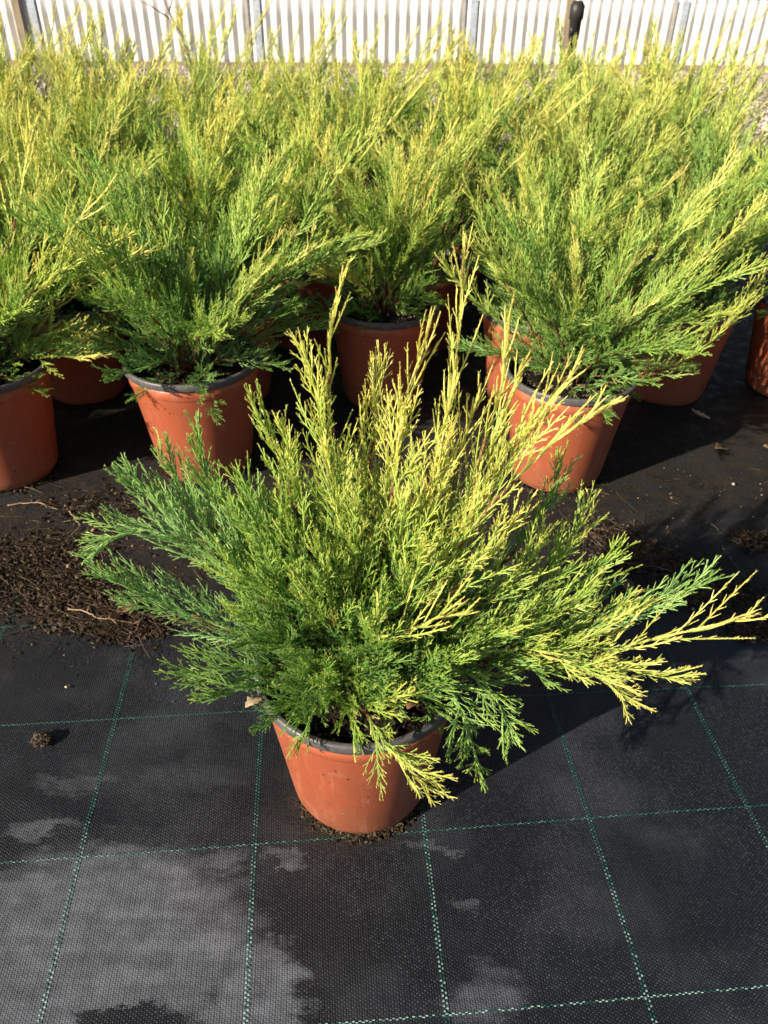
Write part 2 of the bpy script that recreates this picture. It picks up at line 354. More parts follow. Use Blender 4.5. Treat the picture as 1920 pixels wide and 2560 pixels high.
def to_world(lx, ly):
    c, s = math.cos(GYAW), math.sin(GYAW)
    return c * lx - s * ly + GOX, s * lx + c * ly + GOY
def dirt_at(x, y): return np.clip((y - 0.26 * x - 0.84) * 3.2 + 0.35 * np.sin(7 * x + 3 * y) + 0.25 * np.sin(23 * x - 9 * y), 0, 1)
def thread_line(along, k):
    r = np.random.default_rng(100 + k + 50 * along)
    if along == 0:                                       # runs away from the camera: two columns of stitches
        step = 0.0046; t = np.arange(-1.2, 2.6, step); n = len(t)
        ly = np.concatenate([t, t + step / 2]); lx = np.concatenate([np.full(n, k * U - 0.0016), np.full(n, k * U + 0.0016)])
        hx, hy = 0.00095, 0.00105
    else:                                                # runs across: one row of stitches stepping up and down
        step = 0.0033; t = np.arange(-2.2, 2.8, step); lx = t
        ly = k * U * GDEP + np.where(np.arange(len(t)) % 2 == 0, 0.0006, -0.0006); hx, hy = 0.0013, 0.00065
    wig = 0.003 * np.sin(2.1 * (lx + ly) + k * 2.7) + 0.0012 * np.sin(6.3 * (lx if along else ly) + k)
    if along == 0: lx = lx + wig
    else: ly = ly + wig
    wx, wy = to_world(lx, ly)
    keep = (r.random(len(wx)) > dirt_at(wx, wy) * 1.05) & (wy < 2.4) & (np.abs(wx) < 2.2)
    lx, ly = lx[keep], ly[keep]
    if len(lx) < 4: return
    pale = np.clip(r.random(len(lx)) * 0.55 + 0.45 - np.clip((wy[keep] - 0.33) * 3.0, 0, 0.75), 0, 1) * (r.random(len(lx)) > 0.3)  # glint painted into the tint: stitches whiten towards the camera
    vs = []
    for dx, dy, dz in ((-hx, -hy, 0), (hx, -hy, 0), (-hx, 0, 0.0005), (hx, 0, 0.0005), (-hx, hy, 0), (hx, hy, 0)):
        x, y = to_world(lx + dx, ly + dy); vs.append(np.stack([x, y, cloth_z(x, y) + 0.0005 + dz], -1))
    vs = np.stack(vs, 1).reshape(-1, 3); i = np.arange(len(lx))[:, None] * 6
    f = np.concatenate([i + np.array([[0, 1, 3, 2]]), i + np.array([[2, 3, 5, 4]])])
    ti = np.zeros((len(lx), 6, 4)); ti[..., 3] = pale[:, None]
    link('green_thread', mesh_np('green_thread', vs, f, M_THREAD, ti.reshape(-1, 4)), parent=cloth)
for k in range(-7, 9): thread_line(0, k)
for k in range(-2, 7): thread_line(1, k)

# low wall of white corrugated sheets
WA, WB = np.array([-3.36, 7.57]), np.array([3.43, 8.07])
wdir = (WB - WA) / np.linalg.norm(WB - WA); wnor = np.array([wdir[1], -wdir[0]])      # towards the camera
wall = bpy.data.objects.new('corrugated_wall', None); COL.objects.link(wall); wall.location = (WA[0], WA[1], 0); wall.rotation_euler.z = math.atan2(wdir[1], wdir[0])
tag(wall, 'low white corrugated sheet wall at the back of the yard', 'wall')
PANEL, PITCHW, HW = 1.80, 0.092, 0.515
M_GAP = mat_plain('grey_steel_post', (0.40, 0.39, 0.38), 0.6); M_STRIP = mat_plain('blue_grey_flashing', (0.42, 0.47, 0.55), 0.4)
def sheet_mesh(n):
    x = np.linspace(0, n * PITCHW, n * 14 + 1); y = 0.0125 * np.cos(2 * np.pi * x / PITCHW)
    z = np.array([0.0, 0.2, 0.35, HW]); V = []
    for th in (0, 0.0012):
        for q in z: V.append(np.stack([x, y + th, np.full_like(x, q)], -1))
    V = np.concatenate(V); m = len(x); F = []
    for s0 in (0, 4):
        for a in range(3):
            i = np.arange(m - 1) + (s0 + a) * m
            F.append(np.stack([i, i + 1, i + m + 1, i + m], -1) if s0 == 0 else np.stack([i, i + m, i + m + 1, i + 1], -1))
    i = np.arange(m - 1) + 3 * m; F.append(np.stack([i, i + 1, i + 4 * m + 1, i + 4 * m], -1))
    return mesh_np('panel', V, np.concatenate(F), M_WHITE, smooth=True)
sm = sheet_mesh(20)
bp = MB(); bp.box((0.022, -0.012, 0), (0.044, 0.02, HW - 0.006)); post_me = bp.mesh('post', M_GAP)
bs = MB(); bs.box((0, -0.018, 0.002), (0.062, -0.012, HW - 0.004)); strip_me = bs.mesh('flashing_strip', M_STRIP)
SEAMS = [0.255 + 1.85 * k for k in range(-3, 7)]
for s0 in SEAMS:
    link('post', post_me, wall, (s0, 0, 0)); link('flashing_strip', strip_me, wall, (s0 + 0.085, 0, 0))
    link('panel', sm, wall, (s0 + 0.046, 0.0, 0.004))
bt = MB(); bt.box((0.0, -0.05, 0), (0.060, -0.018, 0.62)); link('timber_post', bt.mesh('timber_post', M_TIMBER), wall, (0.225, 0, 0))
br_ = MB(); br_.box((-6, 0.020, HW - 0.06), (13, 0.07, HW + 0.05)); link('top_rail', br_.mesh('top_rail', mat_plain('dark_timber', (0.05, 0.045, 0.04), 0.8)), wall)
bk = MB(); bk.box((-6, -0.028, -0.01), (13, -0.02, 0.028)); link('base_board', bk.mesh('base_board', M_TIMBER), wall)

# ------------------------------------------------------------------ loose stuff: scatter generators
_ico_v = []; 
def ico():
    p = (1 + 5 ** 0.5) / 2
    v = np.array([(-1,p,0),(1,p,0),(-1,-p,0),(1,-p,0),(0,-1,p),(0,1,p),(0,-1,-p),(0,1,-p),(p,0,-1),(p,0,1),(-p,0,-1),(-p,0,1)], float)
    f = np.array([(0,11,5),(0,5,1),(0,1,7),(0,7,10),(0,10,11),(1,5,9),(5,11,4),(11,10,2),(10,7,6),(7,1,8),(3,9,4),(3,4,2),(3,2,6),(3,6,8),(3,8,9),(4,9,5),(2,4,11),(6,2,10),(8,6,7),(9,8,1)])
    return v / np.linalg.norm(v[0]), f
ICO_V, ICO_F = ico()
def lumps(pos, size, cols, r, flat=0.7, jag=0.3):
    """one small irregular stone or crumb at each position"""
    n = len(pos); q = nrm(r.normal(size=(n, 4))); w, x, y, z = q.T
    R = np.stack([1-2*(y*y+z*z), 2*(x*y-z*w), 2*(x*z+y*w), 2*(x*y+z*w), 1-2*(x*x+z*z), 2*(y*z-x*w), 2*(x*z-y*w), 2*(y*z+x*w), 1-2*(x*x+y*y)], -1).reshape(n, 3, 3)
    v = ICO_V[None] * (1 + jag * r.normal(size=(n, 12, 1))) * r.uniform(0.6, 1.2, size=(n, 1, 3))
    v = np.einsum('nij,nkj->nki', R, v) * size[:, None, None]; v[..., 2] *= flat
    v = v + pos[:, None]
    f = (ICO_F[None] + 12 * np.arange(n)[:, None, None]).reshape(-1, 3)
    t = np.ones((n, 12, 4)); t[..., :3] = cols[:, None]
    return v.reshape(-1, 3), f, t.reshape(-1, 4)
def pick_cols(n, palette, r, var=0.3):
    pal = np.array(palette); return pal[r.integers(0, len(pal), n)] * r.uniform(1 - var, 1 + var, (n, 1))
def fibres(pos, length, rad, cols, r, lift=0.25, K=4):
    n = len(pos); a = r.uniform(0, 2 * np.pi, n); e = r.normal(0, lift, n)
    d = np.stack([np.cos(a) * np.cos(e), np.sin(a) * np.cos(e), np.abs(np.sin(e)) * 0.6], -1); c = r.normal(0, 0.45, (n, 3)); c[:, 2] = -np.abs(d[:, 2]) * 0.9
    V, F, T = [], [], []
    t = np.linspace(0, 1, K + 1); P = pos[:, None] + length[:, None, None] * (d[:, None] * t[None, :, None] + c[:, None] * (t ** 2)[None, :, None])
    P[..., 2] = np.maximum(P[..., 2], pos[:, None, 2] * 0 + 0.0008)
    s = nrm(np.cross(d, np.array([0, 0, 1.0]) + 0.01)); b_ = nrm(np.cross(d, s))
    ring = [(s * math.cos(q) + b_ * math.sin(q)) for q in (0.5, 2.6, 4.7)]
    taper = 1 - 0.6 * t
    V = np.stack([P + g[:, None] * (rad[:, None] * taper[None])[..., None] for g in ring], 2)      # n,K+1,3,3
    idx = np.arange(n)[:, None, None] * (K + 1) * 3 + np.arange(K)[None, :, None] * 3
    F = []
    for j in range(3):
        k = (j + 1) % 3; F.append(np.stack([idx[..., 0] + j, idx[..., 0] + k, idx[..., 0] + 3 + k, idx[..., 0] + 3 + j], -1).reshape(-1, 4))
    T = np.ones((n, (K + 1) * 3, 4)); T[..., :3] = cols[:, None]
    return V.reshape(-1, 3), np.concatenate(F), T.reshape(-1, 4)
def join_tri(parts):
    V, F, T, o = [], [], [], 0
    for v, f, t in parts:
        if f.shape[1] == 4: f = np.concatenate([f[:, [0, 1, 2]], f[:, [0, 2, 3]]])
        V.append(v); F.append(f + o); T.append(t); o += len(v)
    return np.concatenate(V), np.concatenate(F), np.concatenate(T)

# ------------------------------------------------------------------ juniper generator
class Shoots:
    """flat arrays of curved shoots p0 + L (d t + c t^2)"""
    def __init__(s, p, d, c, L, n, g, b, w):
        s.p, s.d, s.c, s.L, s.n, s.g, s.b, s.w = p, d, c, L, n, g, b, w
    def at(s, idx, t): return s.p[idx] + s.L[idx, None] * (s.d[idx] * t[:, None] + s.c[idx] * (t ** 2)[:, None])
    def dir(s, idx, t): return nrm(s.d[idx] + 2 * s.c[idx] * t[:, None])

def children(sh, spacing, t0, t1, angle, lenf, minlen, r, up=0.10, planar=0.30, gshift=0.0, fwd=0.35):
    cnt = np.maximum(0, np.floor(sh.L * (t1 - t0) / spacing)).astype(int)
    idx = np.repeat(np.arange(len(sh.L)), cnt)
    if len(idx) == 0: return None
    start = np.repeat(np.cumsum(cnt) - cnt, cnt); j = np.arange(len(idx)) - start
    t = t0 + (t1 - t0) * (j + r.uniform(0.1, 0.9, len(idx))) / cnt[idx]
    T = sh.dir(idx, t); N = nrm(sh.n[idx] - T * np.sum(sh.n[idx] * T, -1, keepdims=True)); Sd = np.cross(N, T)
    side = np.where(j % 2 == 0, 1.0, -1.0)[:, None]
    tilt = r.normal(0, planar, len(idx))[:, None]
    R = nrm(Sd * side + N * tilt)
    a = (angle * r.uniform(0.75, 1.25, len(idx)))[:, None]
    d = T * np.cos(a) + R * np.sin(a); d[:, 2] += up; d = nrm(d)
    L = sh.L[idx] * lenf(t) * r.uniform(0.6, 1.25, len(idx)) + minlen * r.uniform(0.7, 1.3, len(idx))
    c = T * fwd * 0.5 - d * fwd * 0.25 + r.normal(0, 0.05, (len(idx), 3)); c[:, 2] += up * 0.4
    g = np.clip(sh.g[idx] + gshift + r.normal(0, 0.07, len(idx)), 0, 1)
    return Shoots(sh.at(idx, t), d, c, L, N + r.normal(0, 0.25, (len(idx), 3)), g, np.clip(sh.b[idx] + r.normal(0, 0.06, len(idx)), 0, 1), sh.w[idx].copy())

def skin(sh, K, r0, r1, leaf, leafgap, r, tipg=0.16, leafang=0.38, perstep=2):
    """three-sided cords with small pointed leaves"""
    n = len(sh.L); t = np.linspace(0, 1, K + 1)
    P = sh.p[:, None] + sh.L[:, None, None] * (sh.d[:, None] * t[None, :, None] + sh.c[:, None] * (t ** 2)[None, :, None])
    T = nrm(sh.d[:, None] + 2 * sh.c[:, None] * t[None, :, None])
    Sx = nrm(np.cross(sh.n[:, None], T) + 1e-6); B = np.cross(T, Sx)
    rad = r0 + (r1 - r0) * t; rad = rad[None] * r.uniform(0.85, 1.2, (n, 1)); rad[:, -1] *= 0.4
    V = np.stack([P + (Sx * math.cos(q) + B * math.sin(q)) * rad[..., None] for q in (0.3, 2.39, 4.49)], 2)
    base = np.arange(n)[:, None] * (K + 1) * 3 + np.arange(K)[None] * 3; F = []
    for j in range(3):
        k = (j + 1) % 3
        F.append(np.stack([base + j, base + k, base + 3 + k], -1).reshape(-1, 3)); F.append(np.stack([base + j, base + 3 + k, base + 3 + j], -1).reshape(-1, 3))
    br = r.uniform(0.3, 0.7, n)
    tt = np.zeros((n, K + 1, 3, 4)); tt[..., 0] = np.clip(sh.g[:, None] + tipg * (t[None] - 0.5) * 2, 0, 1)[..., None]
    tt[..., 1] = sh.b[:, None, None]; tt[..., 2] = (sh.w[:, None] * (1 - t[None]) ** 0.5)[..., None] if np.any(sh.w) else 0; tt[..., 3] = br[:, None, None]
    out = [(V.reshape(-1, 3), np.concatenate(F), tt.reshape(-1, 4))]
    if leaf > 0:
        cnt = np.maximum(1, np.round(sh.L / leafgap)).astype(int); idx = np.repeat(np.arange(n), cnt)
        start = np.repeat(np.cumsum(cnt) - cnt, cnt); j = np.arange(len(idx)) - start
        lt = (j + 0.55) / cnt[idx]; lt = np.clip(lt, 0, 0.98)
        idx = np.repeat(idx, perstep); lt2 = np.repeat(lt, perstep); jj = np.repeat(j, perstep); kk = np.tile(np.arange(perstep), len(lt))
        ph = jj * 1.571 + kk * (2 * math.pi / perstep) + np.repeat(r.uniform(0, 0.6, len(lt)), perstep)
        p = sh.at(idx, lt2); T = sh.dir(idx, lt2); Sx = nrm(np.cross(sh.n[idx], T) + 1e-6); B = np.cross(T, Sx)
        R = Sx * np.cos(ph)[:, None] + B * np.sin(ph)[:, None]; Q = np.cross(T, R)
        a = leafang * r.uniform(0.6, 1.5, len(idx))
        ll = (leaf * r.uniform(0.7, 1.25, len(idx)))[:, None]; w = ll * 0.14
        rr = (r0 + (r1 - r0) * lt2)[:, None] * 0.8
        tip = p + R * rr + (T * np.cos(a)[:, None] + R * np.sin(a)[:, None]) * ll
        v = np.stack([p + R * rr - Q * w, p + R * rr + Q * w, tip], 1)
        f = np.arange(len(idx) * 3).reshape(-1, 3)
        g = np.clip(sh.g[idx] + tipg * (lt2 - 0.5) * 2, 0, 1)
        tl = np.zeros((len(idx), 3, 4)); tl[..., 0] = g[:, None]; tl[:, 2, 0] = np.clip(g + 0.08, 0, 1); tl[..., 1] = sh.b[idx][:, None]; tl[..., 3] = (br[idx] + r.normal(0, 0.1, len(idx)))[:, None]
        if np.any(sh.w): tl[..., 2] = (sh.w[idx] * (1 - lt2) ** 0.5)[:, None] * 0.5
        out.append((v.reshape(-1, 3), f, tl.reshape(-1, 4)))
    return out

def branch(P0, VIA, TIP, gold, blue, lmax, r, lod=0, dens=1.0, bare=0.14, woodto=0.55, rbase=0.0032, vt=0.58, gpow=1.45):
    """stem mesh and foliage mesh of one branch (coordinates as given)"""
    P0, VIA, TIP = map(lambda q: np.array(q, float), (P0, VIA, TIP))
    C = (VIA - P0 * (1 - vt) ** 2 - TIP * vt ** 2) / (2 * vt * (1 - vt))
    n = 28; t = np.linspace(0, 1, n)[:, None]
    pts = P0 * (1 - t) ** 2 + 2 * C * t * (1 - t) + TIP * t ** 2
    wob = np.cumsum(r.normal(0, 0.0011, (n, 3)), 0); wob -= wob[-1] * t; pts = pts + wob
    seg = np.linalg.norm(np.diff(pts, axis=0), axis=1); s = np.concatenate([[0], np.cumsum(seg)]); Ltot = s[-1]; u = s / Ltot
    # stem
    b = MB(); m = int(n * max(woodto, 0.3)) + 2; m = min(m, n)
    b.tube(pts[:m], [rbase * (1 - 0.72 * u[i]) for i in range(m)], 6 if lod == 0 else 5, cap=True)
    stem = b.mesh('branch', M_BARK, smooth=True)
    # leader as a chain of shoots
    lu0 = max(woodto - 0.22, 0.12); gi = np.linspace(lu0, 1, max(4, int(Ltot * (1 - lu0) / 0.03)) + 1)
    pp = np.stack([np.interp(gi, u, pts[:, k]) for k in range(3)], -1); dv = np.diff(pp, axis=0); LL = np.linalg.norm(dv, axis=1)
    def goldat(x): return np.clip(0.05 + gold * (0.26 + 0.72 * np.clip(x, 0, 1) ** gpow), 0, 1)
    lead = Shoots(pp[:-1], nrm(dv), np.zeros_like(dv), LL, np.tile(np.array([[0.3, -1, 0.4]]), (len(LL), 1)) + r.normal(0, 0.3, (len(LL), 3)),
                  np.clip(goldat(gi[:-1]) + 0.12, 0, 1), np.full(len(LL), blue * 0.7), np.clip((woodto + 0.05 - gi[:-1]) * 3, 0, 1))
    parts = []
    leaf = (0.0038, 0.0048, 0.0066)[lod]; gap = (0.0025, 0.0046, 0.0070)[lod]
    parts += skin(lead, 3, 0.0013, 0.0009, leaf, gap, r, 0.0, 0.42, 3 if lod == 0 else 2)
    # sprays spiralling round the stem
    sp = (0.0100, 0.0110, 0.0125)[lod] / dens * (1.35 if gold > 0.94 else 1.0)
    k = int(Ltot * (1 - bare) / sp); x = bare + (0.985 - bare) * (np.arange(k) + r.uniform(0.2, 0.8, k)) / k
    p = np.stack([np.interp(x, u, pts[:, q]) for q in range(3)], -1)
    e = 0.02; T = nrm(np.stack([np.interp(np.minimum(x + e, 1), u, pts[:, q]) - np.interp(np.maximum(x - e, 0), u, pts[:, q]) for q in range(3)], -1))
    ref = nrm(np.cross(T, np.array([0.21, 0.13, 0.97]))); bb = np.cross(T, ref)
    ph = np.arange(k) * 2.39996 + r.normal(0, 0.5, k)
    R = ref * np.cos(ph)[:, None] + bb * np.sin(ph)[:, None]
    ang = (0.88 - 0.46 * x) * r.uniform(0.75, 1.2, k)
    d = T * np.cos(ang)[:, None] + R * np.sin(ang)[:, None]; d[:, 2] += 0.28; d = nrm(d)
    prof = np.clip((1 - x), 0, 1) ** (0.62 if gold < 0.8 else 0.50) * np.clip(0.45 + 1.3 * (x - bare), 0.35, 1)
    L = lmax * 1.18 * prof * r.uniform(0.45, 1.5, k) + 0.010
    c = T * 0.22 - d * 0.10 + r.normal(0, 0.08, (k, 3)); c[:, 2] += 0.16 - 0.10 * (x < 0.35)
    nn = nrm(np.cross(d, T) + r.normal(0, 0.35, (k, 3)))
    g = np.clip(goldat(x) + r.normal(0, 0.06, k), 0, 1); bl = np.clip(blue * 0.85 + (0.35 - x) * 0.5 * (1 - gold) + r.normal(0, 0.08, k), 0, 1)
    s1 = Shoots(p, d, c, L, nn, g, bl, np.where((r.random(k) < 0.025) & (x < 0.6), 1.0, 0.0))
    gk = gold > 0.94
    s2 = children(s1, (0.0044, 0.0056, 0.0070)[lod] * (1.5 if gk else 1.0), 0.10, 0.86, 0.52, lambda q: (0.33 if not gk else 0.11) * (1 - q) ** 0.8, 0.005, r, 0.10, 0.45, 0.04)
    parts += skin(s1, 4 if lod == 0 else 3, (0.00088, 0.00108, 0.0014)[lod], (0.0006, 0.0007, 0.0009)[lod], leaf * 0.72, gap, r, 0.24)
    if s2 is not None:
        s3 = children(s2, (0.0044, 0.0058, 0.0080)[lod], 0.18, 0.88, 0.52, lambda q: 0.28 * (1 - q), 0.003, r, 0.05, 0.5, 0.05)
        parts += skin(s2, 2 if lod < 2 else 1, (0.00068, 0.00090, 0.0012)[lod], (0.0004, 0.0005, 0.0007)[lod], leaf * 0.56, gap * 1.0, r)
        if s3 is not None and not gk: parts += skin(s3, 1, (0.00062, 0.00085, 0.0011)[lod], (0.0004, 0.0005, 0.0006)[lod], leaf * 0.55 if lod < 2 else 0, gap * 1.2, r)
    v, f, tt = join_tri(parts)
    return stem, mesh_np('foliage', v, f, M_FOL, tt)
TRI = [0]
def put(parent, stem, fol, loc=(0, 0, 0), rz=0.0, sc=1.0, tilt=0.0, tint=(0.5, 0.5, 0.5)):
    o = link('branch', stem, parent); o.location = loc; o.rotation_euler = (0, tilt, rz); o.scale = (sc, sc, sc)
    f = link('foliage', fol, o); f.color = tuple(tint) + (1,)
    return o

# ------------------------------------------------------------------ pots
PR, PB, PH = 0.1125, 0.0825, 0.2140
def pot_mesh():
    b = MB(); sh = PH * 0.835
    rs = PB + (PR - PB) * 0.80
    b.lathe([(0.0005, 0.004), (PB * 0.78, 0.004), (PB * 0.80, 0.0), (PB * 0.93, 0.0), (PB * 0.965, 0.0035), (PB + 0.001, 0.014), (PB + 0.0018, 0.0155), (rs, sh - 0.001), (rs + 0.0004, sh), (rs + 0.0026, sh + 0.0022),
             (PR - 0.0012, PH - 0.0120), (PR - 0.0028, PH - 0.0118), (PR - 0.0030, PH - 0.03), (PR - 0.010, PH - 0.05)], 96)
    return b.mesh('pot', M_POT, smooth=True)
def rim_mesh():
    b = MB(); z = PH
    b.lathe([(PR - 0.0022, z - 0.0125), (PR + 0.0022, z - 0.0122), (PR + 0.0030, z - 0.0108), (PR + 0.0032, z - 0.0030), (PR + 0.0024, z - 0.0006), (PR + 0.0006, z), (PR - 0.0022, z - 0.0002),
             (PR - 0.0036, z - 0.0012), (PR - 0.0042, z - 0.004), (PR - 0.0045, z - 0.026)], 96)
    return b.mesh('pot_rim', M_RIM, smooth=True)
def soil_mesh(seed):
    r = np.random.default_rng(seed); n, k = 48, 14; V = [(0, 0, PH - 0.020)]
    for i in range(1, k + 1):
        for j in range(n):
            a = 2 * math.pi * j / n; q = (PR - 0.0045) * i / k
            V.append((q * math.cos(a), q * math.sin(a), PH - 0.024 + 0.006 * (1 - i / k) + r.normal(0, 0.0014)))
    F = [(0, 1 + j, 1 + (j + 1) % n) for j in range(n)]
    for i in range(k - 1):
        for j in range(n): a, c = 1 + i * n + j, 1 + i * n + (j + 1) % n; F += [(a, a + n, c + n), (a, c + n, c)]
    m = 900; rad = (PR - 0.008) * np.sqrt(r.random(m)); a = r.uniform(0, 6.283, m)
    pos = np.stack([rad * np.cos(a), rad * np.sin(a), PH - 0.022 + 0.004 * (1 - rad / PR) + r.uniform(0, 0.002, m)], -1)
    V2, F2, T2 = lumps(pos, r.uniform(0.0008, 0.0030, m) * np.where(r.random(m) > 0.97, 2.2, 1), pick_cols(m, [(0.02, 0.013, 0.009), (0.035, 0.024, 0.015), (0.012, 0.009, 0.007), (0.07, 0.045, 0.03), (0.16, 0.13, 0.10)], r), r)
    Vb = np.array(V); T1 = np.zeros((len(Vb), 4)); T1[:] = (0.014, 0.010, 0.007, 1)
    v, f, t = join_tri([(Vb, np.array(F), T1), (V2, F2, T2)])
    return mesh_np('potting_soil', v, f, M_CRUMB, t)
POT_ME, RIM_ME = pot_mesh(), rim_mesh(); SOIL_ME = [soil_mesh(s) for s in (1, 2)]
def potted(x, y, rz, label, group, k=0, sc=1.0):
    e = bpy.data.objects.new('potted_juniper', None); COL.objects.link(e); e.location = (x, y, 0.0); e.rotation_euler.z = rz
    e.empty_display_size = 0.05; e.scale = (sc, sc, sc)
    tag(e, label, 'potted plant', group)
    p = link('pot', POT_ME, e); link('pot_rim', RIM_ME, p); link('potting_soil', SOIL_ME[k % 2], e)
    return e
SZ = PH - 0.019                                         # soil level

# ------------------------------------------------------------------ the plant in front
FX, FY = -0.024, 0.587
front = potted(FX, FY, 0.0, 'spreading golden juniper in terracotta pot standing alone in front on the open cloth', None)
front.rotation_euler.z = 0
HERO = [
(-0.034,0.65,0.629,-0.052,0.63,0.515,1,0,0.05),(0.064,0.66,0.654,0.058,0.64,0.492,1,0,0.055),(0.037,0.62,0.596,0.012,0.61,0.479,0.95,0,0.06),(-0.077,0.64,0.564,-0.058,0.62,0.461,0.8,0,0.06),
(0.099,0.6,0.613,0.093,0.6,0.476,1,0,0.06),(0.169,0.62,0.557,0.107,0.61,0.468,0.9,0,0.06),(0.187,0.55,0.563,0.101,0.55,0.46,1,0,0.055),(-0.132,0.66,0.5,-0.098,0.64,0.415,0.5,0.1,0.06),
(-0.004,0.68,0.527,-0.014,0.64,0.439,0.8,0,0.06),(-0.18,0.64,0.48,-0.161,0.62,0.405,0.25,0.5,0.07),(-0.216,0.62,0.461,-0.18,0.61,0.384,0.2,0.7,0.07),(-0.248,0.6,0.45,-0.196,0.6,0.379,0.2,0.8,0.08),
(-0.277,0.56,0.378,-0.194,0.58,0.395,0.25,0.9,0.08),(-0.27,0.54,0.378,-0.201,0.57,0.301,0.15,0.9,0.07),(-0.134,0.58,0.462,-0.102,0.58,0.38,0.35,0.4,0.07),(0.361,0.54,0.339,0.202,0.55,0.264,1,0,0.085),
(0.335,0.58,0.35,0.224,0.57,0.297,0.25,0.6,0.07),(0.23,0.59,0.376,0.176,0.58,0.313,0.4,0.1,0.07),(0.2,0.63,0.408,0.167,0.6,0.333,0.5,0.1,0.07),(0.184,0.68,0.425,0.144,0.62,0.353,0.4,0.2,0.06),
(0.248,0.51,0.237,0.162,0.53,0.291,0.75,0,0.06),(0.073,0.47,0.401,0.015,0.5,0.347,0.9,0,0.06),(0.052,0.444,0.185,-0.01,0.476,0.249,0.8,0.1,0.055),(0.107,0.484,0.143,0.073,0.5,0.262,0.35,0.3,0.05),
(0.134,0.5,0.181,0.094,0.52,0.274,0.3,0.4,0.06),(-0.206,0.52,0.26,-0.128,0.55,0.242,0.25,0.4,0.07),(-0.179,0.5,0.25,-0.108,0.54,0.226,0.2,0.4,0.065),(0.028,0.46,0.308,-0.02,0.5,0.26,0.6,0.1,0.06),
(-0.077,0.52,0.397,-0.056,0.54,0.327,0.4,0.1,0.07),(0.041,0.52,0.431,0.023,0.54,0.353,0.5,0.1,0.07),(0.115,0.54,0.453,0.076,0.55,0.368,0.75,0,0.07),(-0.028,0.55,0.458,-0.025,0.56,0.375,0.55,0,0.075),
(-0.118,0.53,0.425,-0.084,0.55,0.341,0.4,0.2,0.075),(-0.159,0.6,0.43,-0.118,0.59,0.365,0.3,0.4,0.075),(0.015,0.6,0.523,0.009,0.59,0.43,0.85,0,0.07),(0.061,0.61,0.567,0.042,0.6,0.46,1,0,0.07),
(0.134,0.59,0.521,0.09,0.58,0.433,0.85,0,0.07),(-0.055,0.59,0.49,-0.039,0.58,0.409,0.65,0,0.075),(0.307,0.52,0.262,0.204,0.54,0.268,0.7,0.1,0.06),(-0.056,0.47,0.307,-0.047,0.51,0.282,0.3,0.2,0.06),
(-0.098,0.64,0.482,-0.078,0.62,0.395,0.6,0,0.07),(0.088,0.56,0.463,0.058,0.56,0.388,0.7,0,0.075),
(-0.074, 0.484, 0.215, -0.062, 0.51, 0.233, 0.35, 0.15, 0.055),
(-0.024, 0.48, 0.211, -0.029, 0.5, 0.239, 0.4, 0.1, 0.055),
(-0.103, 0.5, 0.234, -0.081, 0.52, 0.242, 0.3, 0.2, 0.055),
(0.013, 0.49, 0.232, -0.001, 0.51, 0.242, 0.5, 0.1, 0.055),
(0.052, 0.52, 0.195, 0.037, 0.53, 0.226, 0.2, 0.3, 0.05),
(0.168, 0.52, 0.255, 0.118, 0.53, 0.277, 0.35, 0.2, 0.06),
(0.127, 0.5, 0.358, 0.083, 0.52, 0.306, 0.45, 0.1, 0.065),
(0.073, 0.48, 0.336, 0.046, 0.5, 0.301, 0.4, 0.15, 0.06),
(-0.141, 0.52, 0.344, -0.103, 0.54, 0.294, 0.4, 0.2, 0.07),
(-0.164, 0.55, 0.375, -0.122, 0.56, 0.331, 0.4, 0.35, 0.075),
(-0.002, 0.49, 0.376, -0.011, 0.52, 0.304, 0.5, 0.05, 0.07),
(0.152, 0.57, 0.41, 0.117, 0.57, 0.333, 0.6, 0.05, 0.075),
(-0.058, 0.54, 0.413, -0.048, 0.55, 0.342, 0.5, 0.1, 0.075),
(0.016, 0.56, 0.461, 0.01, 0.56, 0.381, 0.6, 0.0, 0.075),
(0.053, 0.59, 0.492, 0.04, 0.58, 0.411, 0.8, 0.0, 0.075),
(-0.099, 0.58, 0.435, -0.076, 0.58, 0.363, 0.45, 0.15, 0.075),
(0.086, 0.63, 0.531, 0.067, 0.62, 0.437, 0.9, 0.0, 0.065),
(0.119, 0.62, 0.562, 0.095, 0.61, 0.46, 0.95, 0.0, 0.06),
(0.262, 0.56, 0.327, 0.196, 0.56, 0.287, 0.6, 0.1, 0.07),
(0.203, 0.56, 0.356, 0.151, 0.56, 0.306, 0.45, 0.15, 0.07)]
for i, h in enumerate(HERO):
    r = np.random.default_rng(500 + i)
    tip = np.array(h[:3]) - (FX, FY, 0); via = np.array(h[3:6]) - (FX, FY, 0)
    a = math.atan2(tip[1], tip[0]); p0 = (0.014 * math.cos(a) + r.normal(0, 0.004), 0.014 * math.sin(a) + r.normal(0, 0.004), SZ - 0.002)
    st, fo = branch(p0, via, tip, min(1.0, h[6] + (0.06 if h[7] < 0.16 else 0.0)), h[7] * 0.85, h[8], r, 0, dens=1.0 if h[6] > 0.9 else 1.5, bare=0.28 if h[6] > 0.7 else 0.18, woodto=0.58 if h[6] > 0.7 else 0.5)
    TRI[0] += len(fo.polygons); put(front, st, fo)

